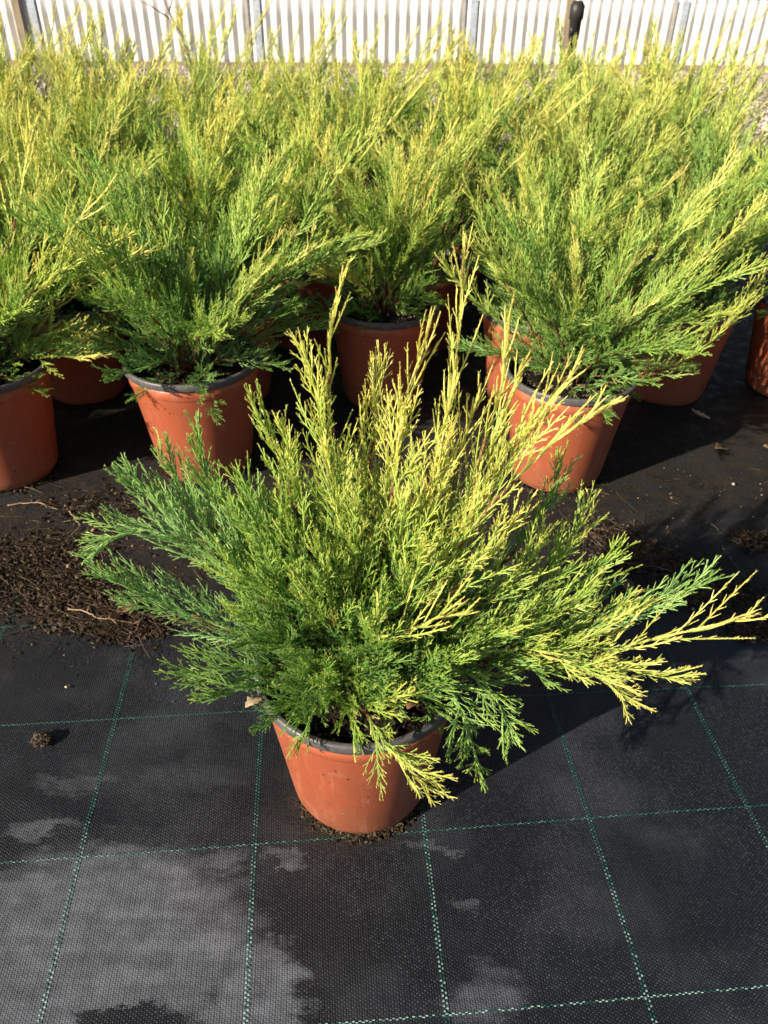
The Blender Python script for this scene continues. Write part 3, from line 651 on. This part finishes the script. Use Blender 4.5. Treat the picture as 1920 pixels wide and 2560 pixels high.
def lib_branch(kind, seed, lod):
    r = np.random.default_rng(seed)
    if kind == 'up': rr, zz, vr, vz, g, bl, lm = r.uniform(0.08, 0.19), r.uniform(0.38, 0.50), 0.36, 0.60, r.uniform(0.55, 0.95), 0.0, 0.085
    elif kind == 'mid': rr, zz, vr, vz, g, bl, lm = r.uniform(0.20, 0.31), r.uniform(0.25, 0.36), 0.42, 0.60, r.uniform(0.3, 0.75), 0.05, 0.090
    elif kind == 'low': rr, zz, vr, vz, g, bl, lm = r.uniform(0.16, 0.25), r.uniform(0.03, 0.13), 0.50, 0.82, r.uniform(0.0, 0.3), 0.22, 0.070
    elif kind == 'wisp': rr, zz, vr, vz, g, bl, lm = r.uniform(0.18, 0.32), r.uniform(0.40, 0.52), 0.44, 0.56, 1.0, 0.0, 0.055
    else: rr, zz, vr, vz, g, bl, lm = r.uniform(0.06, 0.13), r.uniform(0.08, 0.22), 0.45, 0.6, r.uniform(0.0, 0.2), 0.18, 0.080   # inner
    tip = np.array([rr, r.normal(0, 0.025), zz]); via = np.array([rr * vr, r.normal(0, 0.012), zz * vz])
    return branch((0, 0, 0), via, tip, g, bl, lm, r, lod, dens=1.55, bare={'up': 0.2, 'wisp': 0.3, 'mid': 0.16, 'low': 0.10, 'inner': 0.05}[kind], gpow=1.45)
# inner growth of the front plant
LIBF = [lib_branch(k, 900 + i, 0) for i, k in enumerate(['inner', 'inner', 'inner', 'low', 'inner', 'low'])]
for s_, f_ in LIBF: TRI[0] += len(f_.polygons)
r = np.random.default_rng(33)
for i in range(40):
    a = i * 2.39996 if i < 24 else -1.57 + (i - 31.5) * 0.20
    k = (0, 1, 4, 3, 2, 1, 5)[i % 7] if i < 24 else (0, 1, 2, 4)[i % 4]
    put(front, *LIBF[k], loc=(0.02 * math.cos(a), 0.02 * math.sin(a), SZ - 0.003), rz=a + r.normal(0, 0.3), sc=(r.uniform(0.75, 1.05) if k not in (3, 5) else 0.62) if i < 24 else r.uniform(0.5, 0.8), tilt=r.normal(0, 0.12) + (0.25 if i >= 24 else 0), tint=(0.47, 0.5, 0.5))

# ------------------------------------------------------------------ the plants behind
LIB = {k: [lib_branch(k, 1200 + 37 * j + 7 * len(k), 1) for j in range(n)] for k, n in (('up', 5), ('mid', 5), ('low', 4), ('inner', 3), ('wisp', 4))}
for k in LIB:
    for s_, f_ in LIB[k]: TRI[0] += len(f_.polygons)
BACKHERO = {
'L': [(-0.376,1.26,0.45,-0.5,1.28,0.391,.95),(-0.49,1.24,0.3,-0.603,1.28,0.29,.9),(-0.498,1.22,0.273,-0.605,1.26,0.255,.8),(-0.46,1.34,0.526,-0.589,1.32,0.408,.95),(-0.575,1.4,0.625,-0.647,1.36,0.458,1)],
'2': [(-0.021,1.38,0.626,-0.157,1.34,0.456,.6),(-0.102,1.28,0.456,-0.188,1.3,0.397,.8),(-0.209,1.32,0.563,-0.272,1.32,0.381,.6),(-0.386,1.34,0.505,-0.374,1.32,0.346,.5),(-0.531,1.28,0.358,-0.426,1.3,0.302,.5)],
'3': [(0.593,1.2,0.444,0.518,1.24,0.283,.8),(0.621,1.24,0.392,0.488,1.26,0.3,.7),(0.615,1.32,0.525,0.477,1.32,0.352,.9),(0.118,1.32,0.554,0.213,1.32,0.372,.7),(0.256,1.36,0.517,0.292,1.34,0.349,.7),(0.58,1.4,0.579,0.465,1.36,0.379,.9),(0.41,1.32,0.515,0.394,1.32,0.359,.7),(0.086,1.28,0.432,0.2,1.3,0.312,.6)]}
def fill(e, seed, n_up, n_mid, n_low, n_in, sc=1.0, tint=(0.5, 0.5, 0.5), lean=(0, 0), n_w=3, su=1.0):
    r = np.random.default_rng(seed); a0 = r.uniform(0, 6.28); q = 0; tint = tuple(tint)
    for kind, n in (('up', n_up), ('mid', n_mid), ('low', n_low), ('inner', n_in), ('wisp', n_w), ('skirt', 7 if n_in else 0)):
        for i in range(n):
            a = a0 + 6.283 * (i + r.uniform(-0.3, 0.3)) / n + (0.5 if kind == 'mid' else 0)
            if kind == 'wisp': a = r.normal(0.1, 0.9) - e.rotation_euler.z
            s = sc * r.uniform(0.82, 1.15) * (0.62 if kind == 'skirt' else su if kind in ('up', 'wisp') else 1.0)
            tl = lean[0] * math.cos(a) + lean[1] * math.sin(a) + (r.uniform(0.15, 0.5) if kind == 'skirt' else 0)
            L_ = LIB['low' if kind == 'skirt' else kind]
            tt = tuple(np.clip(np.array(tint) + r.normal(0, 0.04, 3) * (1, 0.6, 1), 0, 1))
            put(e, *L_[(q * 3 + seed) % len(L_)], loc=(0.016 * math.cos(a), 0.016 * math.sin(a), SZ - 0.003), rz=a, sc=s, tilt=r.normal(0, 0.10) + tl, tint=tt); q += 1
def thicken(e, seed, a0, a1, n, tint):  # extra branches, added so the crown shades the pots behind it
    r = np.random.default_rng(seed)
    for i in range(n):
        a = a0 + (a1 - a0) * i / (n - 1); kd = ('low', 'mid', 'inner')[i % 3]
        put(e, *LIB[kd][i % len(LIB[kd])], loc=(0.016 * math.cos(a), 0.016 * math.sin(a), SZ - 0.003), rz=a + r.normal(0, 0.1), sc=r.uniform(0.8, 1.0), tilt=r.normal(0, 0.12), tint=tint)
def hero(e, key, x, y, tint):
    for i, h in enumerate(BACKHERO[key]):
        r = np.random.default_rng(7000 + i + ord(key) * 10)
        st, fo = branch((r.normal(0, 0.01), r.normal(0, 0.01), SZ), (np.array(h[3:6]) - (x, y, 0)) / e.scale[0], (np.array(h[:3]) - (x, y, 0)) / e.scale[0], h[6], 0.05, 0.07, r, 1, dens=1.0, bare=0.2)
        TRI[0] += len(fo.polygons); put(e, st, fo, tint=tint)

G1 = 'potted junipers in the nearest row'
e = potted(-1.13, 1.27, 0.0, 'juniper of the nearest row standing just outside the left edge', G1, 1, 1.07)
fill(e, 9, 9, 14, 9, 8, 0.95, (0.52, 0.48, 0.5))
e = potted(-1.50, 1.22, 0.0, 'juniper of the nearest row second outside the left edge', G1, 0, 1.07)
fill(e, 10, 9, 14, 6, 4, 0.95, (0.52, 0.48, 0.5))
e = potted(-0.745, 1.285, 0.0, 'yellow tipped juniper cut off by the left edge, in the row behind the front plant', G1, 0, 1.07)
fill(e, 1, 4, 14, 9, 12, 0.84, (0.62, 0.44, 0.52), lean=(0.12, 0.0), su=0.66); hero(e, 'L', -0.745, 1.285, (0.64, 0.46, 0.53)); thicken(e, 5, 1.9, 3.5, 12, (0.56, 0.48, 0.5))
e = potted(-0.362, 1.322, 0.0, 'bushy green juniper in fully visible terracotta pot left of and behind the front plant', G1, 1, 1.09)
fill(e, 2, 5, 15, 9, 14, 0.82, (0.48, 0.57, 0.5), lean=(0.14, -0.05), su=0.62); hero(e, '2', -0.362, 1.322, (0.50, 0.54, 0.5)); thicken(e, 6, 0.1, 1.1, 9, (0.46, 0.56, 0.5)); thicken(e, 7, 2.2, 3.6, 9, (0.46, 0.56, 0.5))
e = potted(0.342, 1.305, 0.0, 'wide juniper in terracotta pot just right of and behind the front plant, branches reaching right', G1, 0, 1.05)
fill(e, 3, 4, 15, 10, 14, 0.80, (0.52, 0.52, 0.5), lean=(0.16, 0.0), su=0.62); hero(e, '3', 0.342, 1.305, (0.54, 0.5, 0.5)); thicken(e, 8, 0.7, 1.8, 8, (0.5, 0.5, 0.5))
ROW2 = [(-1.05, 'juniper of the second row at the far left, mostly cut off by the frame'),
        (-0.70, 'juniper of the second row behind the left edge plant, its pot lost in deep shade'),
        (-0.36, 'juniper of the second row directly behind the fully visible left pot'),
        (-0.008, 'dark based chartreuse juniper in the shaded pot seen between the two nearest pots'),
        (0.325, 'second row juniper behind the right near pot, orange pot edge showing at its left'),
        (0.665, 'juniper whose shaded pot shows right of the right near pot'),
        (0.965, 'juniper in the sun dappled pot cut off by the right edge'),
        (1.35, 'juniper of the second row beyond the right edge of the frame')]
for i, (x, lab) in enumerate(ROW2):
    e = potted(x, (1.62, 1.63, 1.62, 1.62, 1.61, 1.67, 1.70, 1.68)[i], i * 1.3, lab, 'potted junipers in the second row', i, 1.06)
    fill(e, 20 + i, 6, 14, 8, 9, (0.80, 0.86, 0.78, 0.82, 0.76, 0.80, 0.84, 0.8)[i], lean=(0.15 * math.cos(i * 1.9) + 0.08, 0.1 * math.sin(i * 1.9)), su=0.86, tint= (0.5 + 0.12 * (i == 3) + 0.07 * math.sin(i * 2.1), 0.46 + 0.05 * math.sin(i * 1.7), 0.5))
def xform(me_data, a, sc, tilt, off):
    v = me_data[0] @ np.array([[math.cos(tilt), 0, -math.sin(tilt)], [0, 1, 0], [math.sin(tilt), 0, math.cos(tilt)]]) * sc
    R = np.array([[math.cos(a), math.sin(a), 0], [-math.sin(a), math.cos(a), 0], [0, 0, 1]])
    return v @ R + off
def mesh_arrays(me):
    v = np.empty(len(me.vertices) * 3, np.float32); me.vertices.foreach_get('co', v)
    t = np.empty(len(me.vertices) * 4, np.float32); me.attributes['tint'].data.foreach_get('color', t)
    me.calc_loop_triangles(); f = np.empty(len(me.loop_triangles) * 3, np.int32); me.loop_triangles.foreach_get('vertices', f)
    return v.reshape(-1, 3), f.reshape(-1, 3), t.reshape(-1, 4)
FAR = {kk: [tuple(mesh_arrays(m) for m in lib_branch(kk, 1500 + 41 * j, 2)) for j in range(n)] for kk, n in (('up', 5), ('mid', 4))}
def crown(seed):
    r = np.random.default_rng(seed); fs, ss = [], []; a0 = r.uniform(0, 6.28)
    for kk, n in (('up', 9), ('mid', 13)):
        for i in range(n):
            a = a0 + 6.283 * (i + r.uniform(-0.35, 0.35)) / n + (0.3 if kk == 'mid' else 0); st_, fo_ = FAR[kk][(i * 3 + seed) % len(FAR[kk])]
            tl, sc_ = r.normal(0, 0.12), r.uniform(0.8, 1.15); off = np.array([0.016 * math.cos(a), 0.016 * math.sin(a), SZ - 0.003])
            tt = fo_[2].copy(); tt[:, 0] = np.clip(tt[:, 0] + r.normal(0, 0.08), 0, 1); tt[:, 3] += r.normal(0, 0.1)
            fs.append((xform(fo_, a, sc_, tl, off), fo_[1], tt)); ss.append((xform(st_, a, sc_, tl, off), st_[1], st_[2]))
    v, f, t = join_tri(fs); fo = mesh_np('foliage', v, f, M_FOL, t); v, f, t = join_tri(ss); st_ = mesh_np('stems', v, f, M_BARK, t, True)
    TRI[0] += len(fo.polygons)
    return st_, fo
CROWNS = [crown(s0) for s0 in (1, 2, 3, 4)]
k = 0
for row, y in enumerate((1.94, 2.24, 2.54, 2.84, 3.16)):
    half = 0.5 * (0.8 * y + 0.35) + 0.25
    x = -half + (0.17 if row % 2 else 0.0)
    xs = []
    while x < min(half, 0.86 + 0.08 * row): xs.append(x); x += 0.33
    for x in xs:
        r = np.random.default_rng(k + 300)
        e = potted(x + r.normal(0, 0.02), y + r.normal(0, 0.02), r.uniform(0, 6.28), 'golden green juniper lost in the crowd of back rows before the gravel', 'junipers crowded together in the back rows', k)
        tint = (0.51 + r.normal(0, 0.08), 0.49 + r.normal(0, 0.06), 0.44 + r.normal(0, 0.05)); sc_ = r.uniform(0.72, 0.96)
        st_, fo_ = CROWNS[(k * 3 + k // 4) % 4]
        o = link('stems', st_, e); o.scale = (sc_,) * 3; o.location.z = SZ * (1 - sc_); o.rotation_euler = (r.normal(0, 0.10), r.normal(0, 0.10), 0); o = link('foliage', fo_, o); o.color = tint + (1,)
        fill(e, 40 + k, 0, 0, 0, 0, r.uniform(0.9, 1.05), tint, n_w=int(r.integers(2, 5))); k += 1

# ------------------------------------------------------------------ debris, stones, stake
def scatter(name, n_c, n_f, sampler, label, seed, szc=(0.0008, 0.0045), lf=(0.008, 0.035), cols=None, height=0.006):
    r = np.random.default_rng(seed)
    xy = sampler(r, n_c); z = cloth_z(xy[:, 0], xy[:, 1]) + 0.001 + height * r.random(n_c) ** 2 * xy[:, 2]
    sz = r.uniform(0, 1, n_c) ** 2.5 * (szc[1] - szc[0]) + szc[0]
    pal = cols or [(0.024, 0.017, 0.011), (0.038, 0.027, 0.018), (0.056, 0.041, 0.027), (0.014, 0.011, 0.008), (0.11, 0.08, 0.055)]
    parts = [lumps(np.stack([xy[:, 0], xy[:, 1], z], -1), sz, pick_cols(n_c, pal, r), r)]
    if n_f:
        xy = sampler(r, n_f); z = cloth_z(xy[:, 0], xy[:, 1]) + 0.002 + height * 1.3 * r.random(n_f) * xy[:, 2]
        parts.append(fibres(np.stack([xy[:, 0], xy[:, 1], z], -1), r.uniform(lf[0], lf[1], n_f), r.uniform(0.0003, 0.0007, n_f), pick_cols(n_f, [(0.055, 0.037, 0.024), (0.085, 0.058, 0.038), (0.026, 0.018, 0.012), (0.14, 0.10, 0.07)], r), r))
    v, f, t = join_tri(parts)
    return link(name, mesh_np(name, v, f, M_CRUMB, t), label=label, cat='soil', kind='stuff')
def blob(spots):
    def fn(r, n):
        s = np.array(spots); k = r.integers(0, len(s), n) if s.shape[1] == 4 else r.choice(len(s), n, p=s[:, 4] / s[:, 4].sum())
        q = r.normal(0, 0.5, (n, 2)); d = np.exp(-np.sum(q * q, 1))
        return np.stack([s[k, 0] + q[:, 0] * s[k, 2], s[k, 1] + q[:, 1] * s[k, 3], d], -1)
    return fn

scatter('soil_debris', 7500, 1700, blob([(-0.50, 0.92, 0.13, 0.07, 4), (-0.42, 0.865, 0.09, 0.035, 3), (-0.58, 1.02, 0.12, 0.045, 2.0), (-0.66, 0.95, 0.10, 0.06, 1.2), (-0.38, 0.84, 0.05, 0.03, 1), (-0.52, 1.15, 0.15, 0.08, 1.0)]),
        'spilled brown potting soil and roots on the cloth left of the front plant', 61, height=0.011)
scatter('soil_debris', 6500, 1400, blob([(0.455, 1.03, 0.07, 0.038, 3), (0.53, 0.945, 0.08, 0.030, 3), (0.595, 0.865, 0.05, 0.025, 3), (0.40, 1.10, 0.08, 0.05, 1), (0.66, 1.09, 0.04, 0.03, 0.8)]),
        'spilled potting soil and roots on the cloth right of the front plant', 62, height=0.009)
scatter('soil_crumbs', 5000, 120, blob([(-0.3, 1.1, 0.6, 0.16, 3), (0.45, 1.22, 0.5, 0.15, 3), (-0.5, 0.85, 0.35, 0.12, 2), (0.0, 1.45, 0.9, 0.2, 2)]),
        'fine soil crumbs strewn over the cloth between the pots', 63, szc=(0.0005, 0.0022), height=0.001,
        cols=[(0.03, 0.022, 0.015), (0.02, 0.015, 0.010), (0.05, 0.036, 0.024), (0.03, 0.022, 0.015), (0.02, 0.015, 0.01), (0.035, 0.025, 0.016), (0.025, 0.018, 0.012), (0.09, 0.07, 0.05), (0.22, 0.18, 0.14)])
def ring(cx, cy, R, w, a0, a1):
    def fn(r, n):
        a = r.uniform(a0, a1, n); q = R + np.abs(r.normal(0, w, n)) - 0.003
        return np.stack([cx + q * np.cos(a), cy + q * np.sin(a), np.exp(-((q - R) / w) ** 2)], -1)
    return fn
scatter('soil_crumbs', 1500, 160, ring(FX, FY, PB - 0.002, 0.0045, math.radians(205), math.radians(335)), 'dark soil crumbs lying around the foot of the front pot', 64, szc=(0.0006, 0.0028), lf=(0.003, 0.01), height=0.006,
        cols=[(0.05, 0.038, 0.024), (0.03, 0.022, 0.014), (0.09, 0.07, 0.045), (0.018, 0.013, 0.009)])
for (x, y), who in (((-0.745, 1.285), 'left edge pot'), ((-0.362, 1.322), 'fully visible left pot'), ((0.342, 1.305), 'right near pot')):
    scatter('soil_crumbs', 500, 40, ring(x, y, PB, 0.010, 0, 6.28), 'dark soil crumbs around the foot of the ' + who, 65, height=0.004)

# a clod of peat and roots
r = np.random.default_rng(71); n = 420
d = nrm(r.normal(size=(n, 3))); d[:, 2] = np.abs(d[:, 2]); pos = d * (0.012 * r.uniform(0.3, 1.0, (n, 1))) * (1.15, 0.9, 0.95) + (0, 0, 0.001)
parts = [lumps(pos, r.uniform(0.001, 0.0034, n), pick_cols(n, [(0.045, 0.033, 0.02), (0.07, 0.053, 0.034), (0.03, 0.022, 0.014), (0.11, 0.085, 0.06)], r), r)]
parts.append(fibres(pos[:120], r.uniform(0.004, 0.011, 120), np.full(120, 0.0004), pick_cols(120, [(0.15, 0.11, 0.07), (0.08, 0.055, 0.036)], r), r, 0.8))
v, f, t = join_tri(parts)
link('soil_clod', mesh_np('soil_clod', v, f, M_CRUMB, t), loc=(-0.445, 0.635, 0), label='small rooty clod of soil alone on the cloth at left', cat='soil clod')

# pebbles and dry leaves that can be told apart
def pebble(x, y, s, col, label, seed):
    r = np.random.default_rng(seed); v, f, t = lumps(np.array([[0, 0, s * 0.45]]), np.array([s]), np.array([col]), r, 0.7, 0.10)
    me = mesh_np('pebble', v, f, M_CRUMB, t, True); o = link('pebble', me, loc=(x, y, 0), label=label, cat='pebble', group='loose pebbles on the cloth')
    md = o.modifiers.new('round', 'SUBSURF'); md.levels = 1; md.render_levels = 1
pebble(0.485, 0.945, 0.008, (0.30, 0.22, 0.15), 'largest tan pebble beside the right soil heap, behind the green twig', 1)
pebble(0.470, 0.928, 0.005, (0.36, 0.30, 0.24), 'small pale pebble next to the largest tan one', 2)
pebble(0.497, 0.905, 0.0045, (0.30, 0.25, 0.2), 'small grey pebble in front of the tan pair at right', 3)
pebble(0.405, 0.955, 0.014, (0.13, 0.075, 0.05), 'flat brown stone half hidden by the twigs at right', 4)
pebble(-0.530, 0.985, 0.006, (0.42, 0.30, 0.17), 'yellowish pebble on the left soil heap', 5)
pebble(-0.50, 0.93, 0.004, (0.50, 0.33, 0.18), 'small orange pebble in the middle of the left soil heap', 6)
pebble(-0.52, 1.085, 0.0045, (0.42, 0.26, 0.17), 'small pinkish pebble behind the left soil heap', 7)
pebble(-0.445, 0.725, 0.003, (0.5, 0.42, 0.32), 'tiny pale pebble on clean cloth behind the clod', 8)
pebble(0.690, 1.265, 0.0055, (0.38, 0.36, 0.34), 'small grey pebble on lit cloth near the right edge', 9)
M_DRY = mat_plain('dry_leaf', (0.36, 0.24, 0.14), 0.8, 0.2, 0.35, 120)
def dry_leaf(x, y, z, s, rz, label, seed, mat=M_DRY):
    r = np.random.default_rng(seed); n = 9; t = np.linspace(0, 1, n); V = []; F = []
    for i, q in enumerate(t):
        w = s * 0.34 * math.sin(math.pi * min(1, q * 0.92 + 0.06)) * (1.25 if i % 2 else 0.8); zz = s * 0.22 * math.sin(2.4 * q + seed) + 0.003
        V += [(s * q, -w, zz + w * 0.5), (s * q, 0, zz), (s * q, w, zz + w * 0.35)]
    for i in range(n - 1):
        a = i * 3; F += [(a, a + 3, a + 4, a + 1), (a + 1, a + 4, a + 5, a + 2)]
    b = MB(); b.add(V, F); me = b.mesh('dry_leaf', mat, True)
    o = link('dry_leaf', me, loc=(x, y, z), label=label, cat='leaf', group='dry fallen leaves'); o.rotation_euler = (r.normal(0, 0.2), r.normal(0, 0.2), rz)
    md = o.modifiers.new('thick', 'SOLIDIFY'); md.thickness = 0.0005
    return o
dry_leaf(0.690, 1.385, 0.002, 0.035, 0.4, 'curled tan dry leaf on the cloth near the right edge', 1)
dry_leaf(0.800, 1.40, 0.002, 0.028, -0.4, 'small reddish dry leaf cut by the right edge', 2)
dry_leaf(0.725, 1.52, 0.002, 0.045, 2.6, 'pale dry leaf at the foot of the shaded second row pot', 3, mat_plain('pale_dry_leaf', (0.5, 0.42, 0.36), 0.8, 0.2, 0.3, 120))
M_DRY2 = mat_plain('brown_dry_leaf', (0.20, 0.11, 0.055), 0.7, 0.3, 0.4, 90)
dry_leaf(-0.415, 0.872, 0.012, 0.034, 0.25, 'torn brown leaf lying on the left soil heap', 4, M_DRY2)
dry_leaf(-0.400, 0.858, 0.010, 0.026, -2.3, 'second narrower brown leaf scrap on the left soil heap', 5, M_DRY2)
M_TAN = mat_plain('tan_dry_leaf', (0.40, 0.30, 0.20), 0.8, 0.2, 0.3, 150)
dry_leaf(FX - 0.098, FY - 0.055, PH - 0.002, 0.020, 3.7, 'withered tan leaf hanging over the left of the front pot rim', 6, M_TAN)
dry_leaf(FX - 0.088, FY - 0.045, PH + 0.002, 0.012, 0.8, 'smaller round withered leaf just inside the front pot rim at left', 7, M_TAN)
dry_leaf(FX + 0.055, FY - 0.060, PH - 0.016, 0.026, 0.6, 'crumpled rust brown leaf on the soil inside the front pot at right', 8, M_DRY2)

# long pale root lying across the cloth, twigs
M_ROOT = mat_plain('pale_root', (0.34, 0.24, 0.15), 0.8, 0.2, 0.3, 90)
def twig(pts, rad, name, label, cat, mat=M_ROOT, sub=()):
    b = MB(); pts = np.array(pts, float); t = np.linspace(0, 1, 26); k = np.linspace(0, 1, len(pts)); r = np.random.default_rng(len(label))
    p = np.stack([np.interp(t, k, pts[:, q]) for q in range(3)], -1); p[:, :2] += np.cumsum(r.normal(0, 0.0012, (26, 2)), 0)
    b.tube(p, [rad * (1 - 0.6 * q) for q in t], 5)
    for q0, dx, dy, dz in sub:
        s0 = p[int(q0 * 25)]; b.tube([s0, s0 + np.array([dx, dy, dz]) * 0.5 + (0, 0, 0.001), s0 + np.array([dx, dy, dz])], [rad * 0.6, rad * 0.45, rad * 0.25], 4)
    link(name, b.mesh(name, mat, True), label=label, cat=cat)
twig([(-0.70, 1.155, 0.002), (-0.645, 1.165, 0.004), (-0.61, 1.145, 0.003)], 0.0014, 'dry_root', 'pale root on the cloth in front of the left edge pot', 'root', sub=[(0.4, 0.012, 0.01, 0.002), (0.7, 0.008, -0.012, 0.002)])
twig([(-0.60, 1.165, 0.003), (-0.565, 1.12, 0.004), (-0.54, 1.09, 0.004), (-0.545, 1.04, 0.003)], 0.0012, 'dry_root', 'thin forked root running towards the left soil heap', 'root', sub=[(0.5, -0.02, -0.006, 0.001)])
twig([(-0.49, 0.873, 0.010), (-0.44, 0.853, 0.011), (-0.385, 0.838, 0.008), (-0.36, 0.835, 0.004)], 0.0013, 'dry_twig', 'thin bare twig along the near edge of the left soil heap', 'twig', sub=[(0.2, 0.0, 0.014, 0.003), (0.5, 0.01, -0.012, 0.002), (0.7, 0.014, 0.01, 0.002)])
twig([(0.40, 1.02, 0.004), (0.47, 1.00, 0.006), (0.545, 0.955, 0.005)], 0.0012, 'dry_twig', 'dark bare twig across the right soil heap', 'twig', mat_plain('dark_root', (0.11, 0.075, 0.05), 0.8, 0.2), sub=[(0.3, 0.02, 0.01, 0.002)])

# gravel strip before the wall
r = np.random.default_rng(81); n = 14000
x = r.uniform(-4.2, 4.2, n); y = 4.15 + 0.07 * x + r.random(n) * 3.55
pos = np.stack([x, y, -0.010 + r.uniform(0, 0.012, n)], -1)
v, f, t = lumps(pos, r.uniform(0.005, 0.019, n), pick_cols(n, [(0.50, 0.45, 0.39), (0.40, 0.35, 0.29), (0.58, 0.54, 0.48), (0.33, 0.27, 0.22), (0.46, 0.38, 0.31)], r), r, 0.65, 0.15)
link('gravel', mesh_np('gravel', v, f, M_CRUMB, t), label='loose beige and grey gravel stones before the wall', cat='gravel', kind='stuff')

# irrigation riser strapped to a wooden stake
st = bpy.data.objects.new('irrigation_stake', None); COL.objects.link(st); st.location = (0.80, 4.05, 0)
tag(st, 'wooden stake carrying a black irrigation pipe, standing behind the plants', 'stake')
b = MB(); b.box((-0.030, 0.0, -0.01), (0.008, 0.036, 0.78)); link('stake', b.mesh('stake', M_TIMBER), st)
b = MB(); b.lathe([(0.0005, 0), (0.017, 0), (0.017, 0.50), (0.020, 0.502), (0.020, 0.53), (0.024, 0.535), (0.026, 0.60), (0.032, 0.605), (0.032, 0.655), (0.026, 0.660), (0.022, 0.67), (0.0005, 0.672)], 20, cx=0.012, cy=-0.022)
b.box((-0.012, -0.045, 0.545), (0.006, -0.040, 0.575)); b.box((-0.010, -0.045, 0.505), (0.004, -0.040, 0.525))
link('pipe', b.mesh('pipe', mat_plain('black_plastic_pipe', (0.028, 0.027, 0.027), 0.5), True), st)
b = MB(); b.box((-0.034, -0.045, 0.40), (0.036, 0.040, 0.412)); link('strap', b.mesh('strap', mat_plain('grey_strap', (0.2, 0.2, 0.19), 0.6)), st)
# bare sapling by the wall
sp_ = bpy.data.objects.new('sapling', None); COL.objects.link(sp_); sp_.location = (-1.22, 5.2, 0)
tag(sp_, 'thin bare whitish sapling stem before the white wall at left', 'sapling')
M_SAP = NT('speckled_bark'); n_ = M_SAP.noise(M_SAP.obj(), 55, 3, 0.7); M_SAP.base(M_SAP.ramp(n_, [(0.35, (0.16, 0.13, 0.08)), (0.5, (0.42, 0.38, 0.35)), (0.65, (0.62, 0.56, 0.54))]), 0.8, 0.2)
b = MB(); p = [(0.05, 0, 0), (0.03, 0, 0.18), (0.035, 0.0, 0.30), (0.0, 0, 0.42), (-0.06, 0, 0.55), (-0.09, 0, 0.70)]; b.tube(p, [0.016, 0.014, 0.013, 0.012, 0.010, 0.007], 7)
link('trunk', b.mesh('trunk', M_SAP.m, True), sp_)
for a, c in (((-0.045, 0, 0.50), (-0.25, 0.02, 0.60)), ((-0.05, 0, 0.53), (0.02, 0.02, 0.68))):
    b = MB(); b.tube([a, tuple((np.array(a) + c) / 2 + (0, 0, 0.01)), c], [0.005, 0.004, 0.002], 5); link('twig', b.mesh('twig', mat_plain('brown_twig', (0.16, 0.09, 0.07), 0.8), True), sp_)
print('TRIS foliage', TRI[0], 'objects', len(bpy.data.objects))
